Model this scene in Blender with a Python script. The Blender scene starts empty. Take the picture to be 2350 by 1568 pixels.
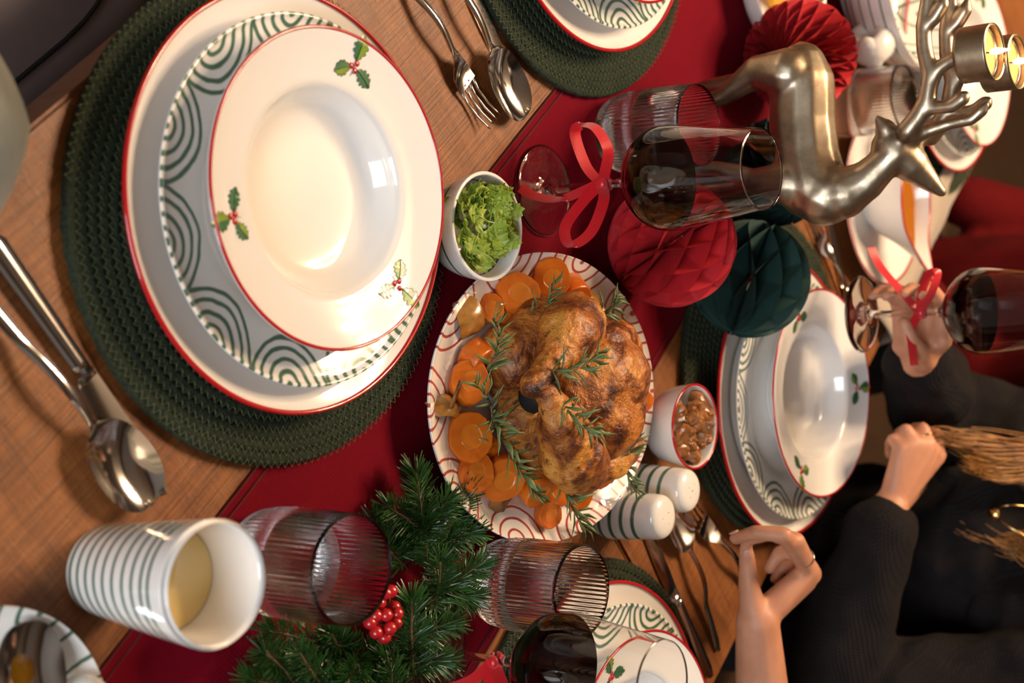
import bpy, bmesh, math, random
from math import pi, sin, cos, radians as R
from mathutils import Vector as V, Matrix, Euler, noise
random.seed(11)
S = bpy.context.scene
C = S.collection

# ---------------------------------------------------------------- camera (portrait shot stored on its side)
FPX, PITCH, ROLL, CAMZ = 3386.76, R(38.7175), R(-1.1304), 0.8529
fw = V((0, cos(PITCH), -sin(PITCH))); rt = V((1, 0, 0)); up = rt.cross(fw)
r2 = rt * cos(ROLL) + up * sin(ROLL); u2 = up * cos(ROLL) - rt * sin(ROLL)
cam = bpy.data.cameras.new('camera'); camo = bpy.data.objects.new('camera', cam); C.objects.link(camo)
cm = Matrix((u2, -r2, -fw)).transposed().to_4x4(); cm.translation = (0, 0, CAMZ)
camo.matrix_world = cm
cam.sensor_width = 36; cam.lens = FPX / 2350 * 36; cam.clip_start = .02; cam.clip_end = 60
cam.dof.use_dof = True; cam.dof.focus_distance = 1.28; cam.dof.aperture_fstop = 5.2
S.camera = camo
S.cycles.max_bounces = 24; S.cycles.transmission_bounces = 24; S.cycles.transparent_max_bounces = 24
# ---------------------------------------------------------------- world, lamps, exposure
w = bpy.data.worlds.new('world'); S.world = w; w.use_nodes = True
w.node_tree.nodes['Background'].inputs[0].default_value = (1, .86, .73, 1)
w.node_tree.nodes['Background'].inputs[1].default_value = .22
S.view_settings.view_transform = 'Standard'; S.view_settings.look = 'None'
S.view_settings.exposure = 0.12; S.view_settings.gamma = 1

def lamp(name, kind, loc, energy, col, size=.3, target=None, sizey=None):
    l = bpy.data.lights.new(name, kind); l.energy = energy; l.color = col
    if kind == 'AREA':
        l.shape = 'RECTANGLE' if sizey else 'DISK'; l.size = size
        if sizey: l.size_y = sizey
    else: l.shadow_soft_size = size
    o = bpy.data.objects.new(name, l); C.objects.link(o); o.location = loc
    if target is not None: o.rotation_euler = (V(target) - V(loc)).to_track_quat('-Z', 'Y').to_euler()
    return o
for k in range(8):      # chandelier bulbs over the far left side of the table
    a_ = k / 8 * 2 * pi; lamp('chandelier_bulb', 'POINT', (-.95 + .36 * cos(a_), 2.15 + .36 * sin(a_), 1.85), 25, (1, .74, .49), .06)
lamp('window_light', 'AREA', (1.0, -2.3, 1.35), 88, (.88, .94, 1), 1.6, (0, 1.0, 0), 1.6)
for k, q in enumerate([(-1.3, .2, 1.5), (-1.25, .45, 1.75), (-1.3, .75, 1.35), (-1.2, 1.05, 1.8), (-1.35, .05, 1.2), (-1.25, 1.3, 1.5), (-1.2, -.25, 1.7), (-1.3, .9, 1.6)]):
    lamp('fairy_bulb', 'POINT', q, .55, (1, .66, .34), .022)

# ---------------------------------------------------------------- frames of reference
def G(px, py, z=0.0):
    """photo pixel -> point on the horizontal plane at height z"""
    d = r2 * (py - 784) + u2 * (px - 1175) + fw * FPX
    t = (z - CAMZ) / d.z
    return V((d.x * t, d.y * t, z))
TD, TN = V((-.64, .768, 0)), V((.768, .64, 0))        # along the table, across the table
def W(t, s, z=0.0): return TD * t + TN * s + V((0, 0, z))

# ---------------------------------------------------------------- materials
class X:
    """tiny expression helper for math nodes"""
    nt = None
    def __init__(s, k): s.k = k
    def op(s, o, *a):
        n = X.nt.nodes.new('ShaderNodeMath'); n.operation = o
        for i, v in enumerate((s,) + a):
            v = v.k if isinstance(v, X) else v
            if isinstance(v, (int, float)): n.inputs[i].default_value = v
            else: X.nt.links.new(v, n.inputs[i])
        return X(n.outputs[0])
    def __add__(s, o): return s.op('ADD', o)
    def __sub__(s, o): return s.op('SUBTRACT', o)
    def __mul__(s, o): return s.op('MULTIPLY', o)
    def __truediv__(s, o): return s.op('DIVIDE', o)
    def rs(s, c): return X(c).op('SUBTRACT', s)
    def mx(s, o): return s.op('MAXIMUM', o)
    def mn(s, o): return s.op('MINIMUM', o)
    def ab(s): return s.op('ABSOLUTE')
    def sq(s): return s.op('SQRT')
    def sn(s): return s.op('SINE')
    def fr(s): return s.op('FRACT')
    def cl(s):
        n = X.nt.nodes.new('ShaderNodeClamp'); X.nt.links.new(s.k, n.inputs[0]); return X(n.outputs[0])
def stroke(q, c, wd, soft): return (((q - c).ab()).rs(wd) / soft).cl()
MATS = {}
def base(name, col=(.8, .8, .8), rough=.5, metal=0, **k):
    m = bpy.data.materials.new(name); m.use_nodes = True; MATS[name] = m
    b = m.node_tree.nodes['Principled BSDF']
    b.inputs['Base Color'].default_value = (*col, 1); b.inputs['Roughness'].default_value = rough; b.inputs['Metallic'].default_value = metal
    for kk, v in k.items(): b.inputs[kk.replace('_', ' ')].default_value = v
    X.nt = m.node_tree
    return m, b
def nd(kind, **k):
    n = X.nt.nodes.new(kind)
    for kk, v in k.items():
        if hasattr(n, kk): setattr(n, kk, v)
        else: n.inputs[kk.replace('_', ' ')].default_value = v
    return n
def ln(a, b): X.nt.links.new(a, b)
def coords(scale=(1, 1, 1), rot=(0, 0, 0), obj=True):
    t = nd('ShaderNodeTexCoord'); m = nd('ShaderNodeMapping'); ln(t.outputs['Object'], m.inputs[0])
    m.inputs['Scale'].default_value = scale; m.inputs['Rotation'].default_value = rot
    return m.outputs[0]
def noi(vec, scale, detail=4, rough=.55, dist=0):
    n = nd('ShaderNodeTexNoise', Scale=scale, Detail=detail, Roughness=rough, Distortion=dist); ln(vec, n.inputs['Vector']); return n.outputs[0]
def ramp(fac, stops):
    r = nd('ShaderNodeValToRGB'); e = r.color_ramp.elements
    while len(e) < len(stops): e.new(.5)
    for q, (p, c) in zip(e, stops): q.position = p; q.color = (*c, 1)
    ln(fac.k if isinstance(fac, X) else fac, r.inputs[0]); return r.outputs[0]
def mix(fac, a, b, mode='MIX'):
    n = nd('ShaderNodeMix', data_type='RGBA', blend_type=mode)
    for i, v in ((0, fac), (6, a), (7, b)):
        v = v.k if isinstance(v, X) else v
        if isinstance(v, (int, float)): n.inputs[i].default_value = v
        elif isinstance(v, tuple): n.inputs[i].default_value = (*v, 1)
        else: ln(v, n.inputs[i])
    return n.outputs[2]
def bump(b, h, strength=.3, dist=.001):
    n = nd('ShaderNodeBump', Strength=strength, Distance=dist); ln(h.k if isinstance(h, X) else h, n.inputs['Height']); ln(n.outputs[0], b.inputs['Normal'])
def sep(vec):
    n = nd('ShaderNodeSeparateXYZ'); ln(vec, n.inputs[0]); return [X(o) for o in n.outputs]

CER = (.86, .83, .79); GRN = (.004, .092, .042); RED = (.42, .008, .012)
def noisy(name, c1, c2, scale, rough=.5, bs=0, bd=.001, det=5, stretch=(1, 1, 1), **k):
    m, b = base(name, c1, rough, **k); v = coords(stretch); n = noi(v, scale, det)
    ln(ramp(n, [(.3, c1), (.7, c2)]), b.inputs['Base Color'])
    if bs: bump(b, n, bs, bd)
    return m
base('white_ceramic', CER, .09, Coat_Weight=.5, Coat_Roughness=.03)
base('red_glaze', RED, .12, Coat_Weight=.5)
base('green_glaze', GRN, .12, Coat_Weight=.5)
def swirl(name, ink, Rr, n, rings, wd, inward, sy=1.0, kb=1.0, seed=0.0, edge=None, rimline=None, off=0.0):
    """painted arches that open towards the plate's edge; Rr edge radius, inward = how deep they reach"""
    m, b = base(name, CER, .09, Coat_Weight=.5, Coat_Roughness=.03)
    vec = coords((1, 1 / sy, 1)); wob = noi(vec, 38 * .12 / Rr, 2); wob2 = noi(vec, 11 * .12 / Rr, 1)
    x, y, z = sep(vec)
    r = (x * x + y * y).sq(); th = y.op('ARCTAN2', x) / (2 * pi) + .5
    f = (th * n + off + (X(wob2) - .5) * .12).fr() - .5
    a = f * (2 * pi * Rr / n); bb = (r.rs(Rr)) * kb
    q = (a * a + bb * bb * bb.op('SIGN').mx(0)).sq() + (X(wob) - .5) * (wd * 2.6)
    ink_f = stroke(q, rings[0], wd, wd * .5)
    for c in rings[1:]: ink_f = ink_f.mx(stroke(q, c, wd, wd * .5))
    ink_f = ink_f.mx(((q.rs(wd * 1.5)) / (wd * .5)).cl())
    lim = ((r - (Rr - inward)) / .001).cl(); ink_f = ink_f * lim
    if edge: ink_f = ink_f * ((r.rs(edge)) / .0005).cl()
    col = mix(ink_f * .93, CER, ink)
    if rimline: col = mix(((r - rimline) / .0006).cl(), col, RED)
    ln(col, b.inputs['Base Color']); return m
swirl('green_swirl', GRN, .1392, 11, (.0100, .0195, .0295, .0385), .0026, .045, kb=1.08)
swirl('green_swirl_far', GRN, .1392, 11, (.0100, .0195, .0295, .0385), .0026, .045, kb=1.08, off=.37)
swirl('red_swirl', (.36, .006, .012), .132, 10, (.0100, .0210, .0325), .0017, .036, sy=1.27, kb=1.12)
swirl('green_swirl_dish', GRN, .09, 7, (.014, .029), .0019, .045, kb=.8)
swirl('green_swirl_bowl', GRN, .12, 9, (.012, .026), .0018, .075, kb=.6)
def striped(name, zs, wd, ink=GRN, wob=.0012, split=False):
    m, b = base(name, CER, .12, Coat_Weight=.4)
    v = coords(); x, y, z = sep(v); zz = z + (X(noi(v, 14, 1)) - .5) * wob * 2
    if split:
        th = y.op('ARCTAN2', x) / (2 * pi); zz = zz + th * split
    f = None
    for c in zs:
        s = stroke(zz, c, wd, wd * .4); f = s if f is None else f.mx(s)
    ln(mix(f * .92, CER, ink), b.inputs['Base Color']); return m
striped('cup_stripes', [.007, .0165, .027, .0375, .0485, .060, .072, .083, .0935, .1015], .0021, wob=.0004)
striped('shaker_stripes', [-.004, .010, .023, .036, .049], .0026, wob=.002, split=.012)
striped('bowl_stripes', [.018, .032, .047, .062, .078], .0014)
striped('herb_stripe', [.034], .0015)
base('steel', (.66, .65, .64), .10, 1)
def m_silver():
    m, b = base('antique_silver', (.5, .44, .36), .3, 1); v = coords(); n = noi(v, 26, 6, .65)
    ln(ramp(n, [(.3, (.20, .145, .095)), (.5, (.46, .37, .265)), (.72, (.66, .55, .41))]), b.inputs['Base Color'])
    ln(ramp(n, [(.3, (.50,) * 3), (.7, (.30,) * 3)]), b.inputs['Roughness']); bump(b, noi(v, 240, 3), .12, .0006)
m_silver()
base('clear_glass', (1, 1, 1), 0, Transmission_Weight=1, IOR=1.46)
base('thin_glass', (1, 1, 1), 0, Transmission_Weight=1, IOR=1.35)
base('water', (.97, .985, 1), 0, Transmission_Weight=1, IOR=1.33)
base('red_wine', (.004, .0002, .0004), .02, IOR=1.34, Specular_IOR_Level=.05)
m_, b_ = base('water_in_glass', (1, 1, 1), 0); g_ = nd('ShaderNodeBsdfGlass', IOR=.911, Roughness=0.0); ln(g_.outputs[0], m_.node_tree.nodes['Material Output'].inputs[0])
base('lemonade', (.82, .62, .24), .06, Coat_Weight=.6)
base('satin_ribbon', (.56, .004, .010), .32, Sheen_Weight=.4, Anisotropic=.5)
noisy('paper_red', (.40, .004, .010), (.46, .006, .014), 40, .75, .1)
noisy('paper_green', (.004, .028, .022), (.006, .036, .028), 40, .75, .1)
base('gold_cord', (.75, .45, .15), .3, 1)
def m_wood(name, dark, mid, light, cross=1.0):
    m, b = base(name, mid, .52, Coat_Weight=.06, Coat_Roughness=.3)
    # grain runs along local y (across the table); saw marks cross it
    g = noi(coords((9, 1.1, 1)), 7, 6, .6, .6); f = noi(coords((70, 5, 1)), 6, 5, .7); saw = noi(coords((3, 120, 1)), 3, 3, .6); blot = noi(coords((2, 2, 1)), 2.2, 4)
    k = X(g) * .5 + X(f) * .3 + X(blot) * .2
    c = ramp(k, [(.30, dark), (.47, mid), (.68, light)])
    c = mix(((X(saw) - .42) * 3.5).cl() * .55 * cross, c, dark, 'MIX')
    pores = (X(noi(coords((160, 14, 1)), 8, 2)) - .60) * 9
    c = mix(pores.cl() * .55, c, tuple(v * .35 for v in dark)); ln(c, b.inputs['Base Color'])
    bump(b, X(f) * .6 + X(saw) * .7, .55, .0016)
    ln(ramp(f, [(.3, (.40,) * 3), (.7, (.60,) * 3)]), b.inputs['Roughness'])
m_wood('table_oak', (.066, .019, .0045), (.235, .077, .0155), (.35, .130, .030))
m_wood('floor_wood', (.035, .018, .008), (.060, .032, .014), (.085, .045, .02), .4)
def m_cloth(name, c, c2, sc=900, rough=.85, bs=.3, sheen=.3, spec=.5):
    m, b = base(name, c, rough, Sheen_Weight=sheen, Sheen_Roughness=.5, Specular_IOR_Level=spec)
    v = coords(); n = noi(v, 5, 3); ln(ramp(n, [(.3, c), (.7, c2)]), b.inputs['Base Color'])
    x, y, z = sep(v); h = (x * sc).sn() * (y * sc).sn(); bump(b, h, bs, .0004); return m
m_cloth('runner_red', (.125, .0006, .007), (.165, .0010, .010), 1500, sheen=0, spec=.1)
base('runner_hem', (.085, .002, .006), .9)
m_cloth('linen', (.36, .30, .24), (.44, .37, .30), 1100)
noisy('mat_green', (.003, .008, .003), (.026, .039, .016), 420, .95, 1.0, .003, 3)
base('mat_thread', (.075, .088, .034), .8)
def m_knit(name, c, c2):
    m, b = base(name, c, .95, Specular_IOR_Level=.15)
    v = coords(); x, y, z = sep(v); n = noi(v, 60, 4)
    rib = ((x + y * .6) * 1500).sn() * .6 + ((z * 1700) + ((x + y * .6) * 1500).sn()).sn() * .4
    ln(mix(X(n) * .8, c, c2), b.inputs['Base Color']); bump(b, rib + X(n) * .8, .5, .0012)
m_knit('knit_charcoal', (.006, .0047, .005), (.017, .0135, .0135))
m_knit('knit_red', (.07, .0012, .002), (.11, .002, .003))
noisy('dark_leather', (.15, .115, .115), (.21, .165, .165), 14, .55, .1)
noisy('sage_velvet', (.075, .083, .064), (.17, .178, .15), 9, .6, .1, Sheen_Weight=.5)
noisy('dark_cloth', (.012, .012, .014), (.02, .02, .023), 50, .9)
def m_skin(name, c, c2):
    m, b = base(name, c, .52, Subsurface_Weight=.10, Subsurface_Scale=.006)
    b.inputs['Subsurface Radius'].default_value = (1, .35, .2)
    v = coords(); n = noi(v, 30, 4); ln(ramp(n, [(.3, c), (.7, c2)]), b.inputs['Base Color']); bump(b, noi(v, 420, 3), .15, .0006)
m_skin('skin', (.46, .200, .110), (.58, .270, .160))
base('nail', (.62, .33, .26), .25); base('lips', (.42, .13, .11), .4); base('eye_white', (.8, .78, .75), .2); base('iris', (.06, .04, .02), .2)
def m_hair():
    m, b = base('blond_hair', (.30, .15, .05), .38, Anisotropic=.5); v = coords((1, 1, .12)); n = noi(v, 90, 4)
    ln(ramp(n, [(.28, (.12, .042, .009)), (.5, (.36, .145, .032)), (.74, (.60, .29, .075))]), b.inputs['Base Color'])
m_hair()
base('gold', (.75, .5, .2), .18, 1)
# food
def m_chicken():
    m, b = base('roast_skin', (.5, .2, .05), .42, Coat_Weight=.14, Coat_Roughness=.25, Subsurface_Weight=.05, Subsurface_Scale=.004)
    v = coords(); n = noi(v, 20, 7, .66, .8); n2 = noi(v, 140, 4)
    c = ramp(n, [(.33, (.020, .005, .002)), (.43, (.15, .036, .007)), (.52, (.42, .135, .018)), (.68, (.66, .31, .055))])
    c = mix(((X(n2) - .57) * 8).cl() * .8, c, (.05, .013, .004)); ln(c, b.inputs['Base Color']); bump(b, X(n2) * 1.4 + X(n), .8, .0035)
m_chicken()
noisy('carrot_flesh', (.55, .105, .004), (.68, .165, .008), 70, .32, .25, .0015, Coat_Weight=.4, Subsurface_Weight=.1, Subsurface_Scale=.004)
noisy('carrot_core', (.66, .19, .012), (.55, .13, .006), 90, .35, .2, Coat_Weight=.3)
noisy('onion', (.34, .12, .012), (.56, .28, .06), 90, .25, .2, Coat_Weight=.5, Transmission_Weight=.25)
noisy('onion_charred', (.05, .014, .008), (.34, .15, .04), 26, .35, .3)
noisy('rosemary_leaf', (.060, .100, .028), (.16, .21, .08), 60, .5)
base('twig_brown', (.16, .08, .03), .7)
noisy('fir_needle', (.006, .032, .006), (.026, .095, .013), 30, .33)
noisy('coriander', (.15, .24, .012), (.36, .46, .06), 60, .5, .3, Subsurface_Weight=.1, Subsurface_Scale=.003)
base('berry_red', (.42, .008, .012), .28, Coat_Weight=.4)
noisy('candied_nut', (.19, .065, .014), (.36, .14, .035), 80, .3, .6, .002, Coat_Weight=.35)
base('sesame', (.72, .50, .28), .5)
base('gravy', (.36, .12, .012), .12, Coat_Weight=.6)
base('honey', (.50, .20, .008), .05, Transmission_Weight=.5)
base('holly_leaf', (.035, .14, .05), .3, Coat_Weight=.4); base('holly_leaf_light', (.20, .30, .025), .3, Coat_Weight=.4); base('holly_vein', (.012, .04, .03), .3)
base('wax', (.95, .52, .20), .4, Subsurface_Weight=.5, Subsurface_Scale=.01)  # orange glow of the flame is put into the wax colour
def emis(name, col, st):
    m, b = base(name, col, .5); b.inputs['Emission Color'].default_value = (*col, 1); b.inputs['Emission Strength'].default_value = st
emis('flame', (1, .74, .36), 7)
base('wick', (.02, .015, .01), .9); base('tin', (.75, .72, .68), .25, 1)
noisy('orange_food', (.60, .22, .01), (.75, .42, .05), 50, .4)
base('plaster', (.30, .22, .16), .9); base('ceiling_paint', (.55, .50, .44), .9)
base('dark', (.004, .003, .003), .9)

# ---------------------------------------------------------------- mesh helpers
def link(o, parent=None):
    C.objects.link(o)
    if parent: o.parent = parent
    return o
def obj(name, verts, faces, mat, parent=None, smooth=True, mi=None):
    me = bpy.data.meshes.new(name); me.from_pydata([tuple(v) for v in verts], [], faces)
    for m in (mat if isinstance(mat, (list, tuple)) else [mat]): me.materials.append(MATS[m])
    if smooth: me.polygons.foreach_set('use_smooth', [True] * len(me.polygons))
    if mi: me.polygons.foreach_set('material_index', mi)
    me.update()
    return link(bpy.data.objects.new(name, me), parent)
def share(name, src, parent=None):
    o = bpy.data.objects.new(name, src.data); return link(o, parent)
def thing(name, loc=(0, 0, 0), rz=0, label=None, cat=None, group=None):
    o = bpy.data.objects.new(name, None); C.objects.link(o); o.empty_display_size = .02
    o.location = loc; o.rotation_euler = (0, 0, rz); tag(o, label, cat, group); return o
def tag(o, label=None, cat=None, group=None, kind=None):
    for k, v in (('label', label), ('category', cat), ('group', group), ('kind', kind)):
        if v: o[k] = v
    return o
class MB:
    def __init__(s): s.v = []; s.f = []; s.mi = []; s.m = 0
    def add(s, vs, fs):
        n = len(s.v); s.v += [V(v) for v in vs]; s.f += [tuple(i + n for i in f) for f in fs]; s.mi += [s.m] * len(fs)
    def box(s, c, h, rot=None):
        vs = [V((x * h[0], y * h[1], z * h[2])) for x in (-1, 1) for y in (-1, 1) for z in (-1, 1)]
        if rot is not None: vs = [rot @ v for v in vs]
        s.add([V(c) + v for v in vs], [(0, 1, 3, 2), (4, 6, 7, 5), (0, 4, 5, 1), (2, 3, 7, 6), (0, 2, 6, 4), (1, 5, 7, 3)])
    def tube(s, pts, rad, n=8, cap=True, flat=1.0, up=None):
        pts = [V(p) for p in pts]; rad = rad if isinstance(rad, (list, tuple)) else [rad] * len(pts)
        u = V(up) if up is not None else None; vs = []
        for i, p in enumerate(pts):
            d = (pts[min(i + 1, len(pts) - 1)] - pts[max(i - 1, 0)]).normalized()
            if u is None: u = d.orthogonal()
            a = (u - d * u.dot(d)).normalized(); b = d.cross(a); u = a if up is None else V(up)
            for k in range(n):
                t = 2 * pi * k / n; vs.append(p + (a * cos(t) * flat + b * sin(t)) * rad[i])
        fs = [(i * n + k, i * n + (k + 1) % n, (i + 1) * n + (k + 1) % n, (i + 1) * n + k) for i in range(len(pts) - 1) for k in range(n)]
        if cap: fs += [tuple(range(n))[::-1], tuple((len(pts) - 1) * n + k for k in range(n))]
        s.add(vs, fs)
    def ell(s, c, r, rot=None, nu=10, nv=6):
        c = V(c); vs = [V((0, 0, -1))]
        for j in range(1, nv):
            t = pi * j / nv - pi / 2
            vs += [V((cos(t) * cos(2 * pi * i / nu), cos(t) * sin(2 * pi * i / nu), sin(t))) for i in range(nu)]
        vs.append(V((0, 0, 1))); L = len(vs) - 1
        fs = [(0, 1 + (i + 1) % nu, 1 + i) for i in range(nu)]
        for j in range(nv - 2):
            o = 1 + j * nu; fs += [(o + i, o + (i + 1) % nu, o + nu + (i + 1) % nu, o + nu + i) for i in range(nu)]
        o = 1 + (nv - 2) * nu; fs += [(o + i, o + (i + 1) % nu, L) for i in range(nu)]
        r = r if isinstance(r, (tuple, list)) else (r, r, r)
        vs = [V((v.x * r[0], v.y * r[1], v.z * r[2])) for v in vs]
        if rot is not None: vs = [rot @ v for v in vs]
        s.add([c + v for v in vs], fs)
    def cap(s, p0, r0, p1, r1, n=12):
        p0, p1 = V(p0), V(p1); d = p1 - p0
        if d.length < 1e-6: return s.ell(p0, r0)
        dn = d.normalized(); pts = []; rad = []
        for k in range(4): t = pi / 2 * (k + .35) / 4; pts.append(p0 - dn * r0 * cos(t)); rad.append(r0 * sin(t))
        pts.append(p0); rad.append(r0); pts.append(p1); rad.append(r1)
        for k in range(3, -1, -1): t = pi / 2 * (k + .35) / 4; pts.append(p1 + dn * r1 * cos(t)); rad.append(r1 * sin(t))
        u = dn.orthogonal().normalized(); b = dn.cross(u); vs = []
        for p, r in zip(pts, rad): vs += [p + (u * cos(2 * pi * k / n) + b * sin(2 * pi * k / n)) * r for k in range(n)]
        fs = [(i * n + k, i * n + (k + 1) % n, (i + 1) * n + (k + 1) % n, (i + 1) * n + k) for i in range(len(pts) - 1) for k in range(n)]
        fs += [tuple(range(n))[::-1], tuple((len(pts) - 1) * n + k for k in range(n))]
        s.add(vs, fs)
    def grid(s, rows):
        n = len(rows[0]); vs = [p for r in rows for p in r]
        s.add(vs, [(i * n + k, i * n + k + 1, (i + 1) * n + k + 1, (i + 1) * n + k) for i in range(len(rows) - 1) for k in range(n - 1)])
    def build(s, name, mat, parent=None, smooth=True):
        return obj(name, s.v, s.f, mat, parent, smooth, s.mi if isinstance(mat, (list, tuple)) else None)
def remesh(mb, name, mat, parent, voxel, it=6, fac=.5, disp=None):
    """fuse overlapping closed shapes into one continuous surface"""
    o = mb.build(name, mat, None)
    m = o.modifiers.new('r', 'REMESH'); m.mode = 'VOXEL'; m.voxel_size = voxel
    q = o.modifiers.new('s', 'SMOOTH'); q.iterations = it; q.factor = fac
    dg = bpy.context.evaluated_depsgraph_get(); dg.update()
    me = bpy.data.meshes.new_from_object(o.evaluated_get(dg)); old = o.data
    o.modifiers.clear(); o.data = me; bpy.data.meshes.remove(old); me.name = name
    if disp: 
        vs = [v.co + v.normal * disp(v.co) for v in me.vertices]
        for v, c in zip(me.vertices, vs): v.co = c
    me.polygons.foreach_set('use_smooth', [True] * len(me.polygons)); me.update()
    if parent: o.parent = parent
    return o
def catm(pts, n=8):
    pts = [V(p) for p in pts]; out = []
    for i in range(len(pts) - 1):
        p0, p1, p2, p3 = pts[max(i - 1, 0)], pts[i], pts[i + 1], pts[min(i + 2, len(pts) - 1)]
        for k in range(n):
            t = k / n; out.append(.5 * ((2 * p1) + (p2 - p0) * t + (2 * p0 - 5 * p1 + 4 * p2 - p3) * t * t + (3 * p1 - p0 - 3 * p2 + p3) * t ** 3))
    return out + [pts[-1]]
def lathe(prof, n=96, sy=1.0, rib=0, ribn=0, ribf=None):
    vs = []; fs = []; top = []; L = len(prof)
    for (r, z) in prof:
        row = []
        if r < 1e-6: row = [len(vs)] * n; vs.append((0, 0, z))
        else:
            for k in range(n):
                t = 2 * pi * k / n; rr = r + (rib * (ribf(r, z) if ribf else 1) * cos(ribn * t) if rib else 0)
                row.append(len(vs)); vs.append((rr * cos(t), rr * sin(t) * sy, z))
        top.append(row)
    for i in range(L - 1):
        a, b = top[i], top[i + 1]
        for k in range(n):
            f = [a[k], a[(k + 1) % n], b[(k + 1) % n], b[k]]; g = []
            for q in f:
                if q not in g: g.append(q)
            if len(g) > 2: fs.append(tuple(g))
    return vs, fs
def spline_prof(pts, n=5):
    return [(max(p.x, 0), p.y) for p in catm([(a, b, 0) for a, b in pts], n)]

# ---------------------------------------------------------------- the room
mb = MB(); mb.box((0, 2, -.80), (4, 4.5, .05)); tag(mb.build('floor', 'floor_wood', smooth=False), kind='structure', label='dark brown wooden floor in shadow beyond the table')
mb = MB(); mb.box((0, 6.55, .6), (4, .05, 1.4)); tag(mb.build('wall_back', 'plaster', smooth=False), kind='structure')
mb = MB(); mb.box((-4.05, 2, .5), (.05, 4.5, 1.5)); tag(mb.build('wall_left', 'plaster', smooth=False), kind='structure')

mb = MB(); mb.box((0, 2.6, 2.03), (4, 4.0, .05)); tag(mb.build('ceiling', 'ceiling_paint', smooth=False), kind='structure')
for k in range(6): mb = MB(); mb.box((0, -.9 + 1.3 * k, 1.92), (4, .08, .06)); tag(mb.build('trim_%d' % (k + 1), 'floor_wood', smooth=False), kind='structure')
mb = MB(); mb.box((4.05, 2, .5), (.05, 4.5, 1.5)); tag(mb.build('wall_right', 'plaster', smooth=False), kind='structure')
# ---------------------------------------------------------------- table: wide oak boards laid across
TROT = math.atan2(TD.y, TD.x)
table = thing('dining_table', (0, 0, -.75), TROT, 'long rustic oak dining table under the red runner', 'table')
def board_mesh(wd, ln_, th):
    bm = bmesh.new(); bmesh.ops.create_cube(bm, size=1); bmesh.ops.scale(bm, vec=(wd, ln_, th), verts=bm.verts)
    bmesh.ops.bevel(bm, geom=bm.edges[:], offset=.003, segments=2, affect='EDGES'); me = bpy.data.meshes.new('tabletop_board'); bm.to_mesh(me); bm.free()
    me.materials.append(MATS['table_oak']); return me
bme = board_mesh(.5485, .952, .045)
for k in range(-1, 4):
    o = link(bpy.data.objects.new('tabletop_board', bme), table); o.location = (.538 + .55 * k, -.722, .7275)
mb = MB(); mb.box((0, 0, 0), (.045, .045, .34)); lg = mb.build('leg', 'table_oak', table, False); lg.location = (.0, -.33, .34)
for q in ((0, -1.11), (2.35, -.33), (2.35, -1.11)): o = share('leg', lg, table); o.location = (q[0], q[1], .34)
mb = MB(); mb.box((1.17, -.34, .65), (1.2, .012, .055)); mb.box((1.17, -1.10, .65), (1.2, .012, .055)); mb.build('apron', 'table_oak', table, False)

# runner
e1, m1 = V((-.656, .755, 0)), V((.755, .656, 0))
rows = []; hem = MB()
def run_z(a, s): return .0016 + .0009 * noise.noise(V((a * 9, s * 9, 1))) + .0006 * noise.noise(V((a * 30, s * 22, 4)))
NS = 40
for i in range(161):
    a = -.25 + 2.55 * i / 160; rows.append([e1 * a + m1 * (.562 + .313 * k / NS + .004 * noise.noise(V((a * 3, 0 if k < NS / 2 else 9, 0)))) + V((0, 0, run_z(a, k / NS))) for k in range(NS + 1)])
mb = MB(); mb.grid(rows); low = [[p - V((0, 0, .0014)) for p in r] for r in rows]; mb.grid([r[::-1] for r in low])
mb.grid([[r[0] for r in rows], [r[0] for r in low]]); mb.grid([[r[-1] for r in low], [r[-1] for r in rows]])
runner = tag(mb.build('table_runner', 'runner_red'), 'dark red fabric table runner with stitched hem down the table', 'table runner')
hm = MB()
for side, off in ((0, .0005), (0, .0085), (-1, .0005), (-1, .0085)):
    sg = 1 if side == 0 else -1
    hm.tube([r[side] + m1 * off * sg + V((0, 0, .0006)) for r in rows], .0011, 5)
hm.build('hem', 'runner_hem', runner)

# ---------------------------------------------------------------- woven placemats
def make_mat_meshes():
    pitch, Rm = .0088, .189; n = 8; th = 1.2; L = [];
    while True:
        r = .004 + pitch * th / (2 * pi)
        if r > Rm: break
        L.append((th, r)); th += .0034 / max(r, .012)
    vs = []
    for i, (t, r) in enumerate(L):
        c = V((cos(t), sin(t), 0)); s = i * 1.15
        for k in range(n):
            a = 2 * pi * k / n; q = 1 + .07 * sin(s + a * 2) + .16 * noise.noise(V((r * cos(t) * 300, r * sin(t) * 300, a))); q *= min(1, (len(L) - i) / 90)
            vs.append(c * (r - .0050 * (1 - min(1, (len(L) - i) / 90)) + .0056 * q * cos(a)) + V((0, 0, .0058 + .0050 * q * sin(a))))
    fs = [(i * n + k, (i + 1) * n + k, (i + 1) * n + (k + 1) % n, i * n + (k + 1) % n) for i in range(len(L) - 1) for k in range(n)]
    th_ = MB(); z = .0098; zig = []
    for i, (t, r) in enumerate(L[40:-100]):
        sd = 1 if i % 2 else -1
        zig.append(V((cos(t) * (r + pitch / 2 + .0026 * sd), sin(t) * (r + pitch / 2 + .0026 * sd), z + .0008)))
    for i in range(0, len(zig) - 1):
        a, b = zig[i], zig[i + 1]; d = (b - a); pp = d.cross(V((0, 0, 1))).normalized() * .00030
        th_.add([a + pp, a - pp, b - pp, b + pp, (a + b) / 2 + V((0, 0, .0007))], [(0, 1, 4), (1, 2, 4), (2, 3, 4), (3, 0, 4)])
    return vs, fs, th_
mv, mf, mth = make_mat_meshes()
mat_src = [None, None]
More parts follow.
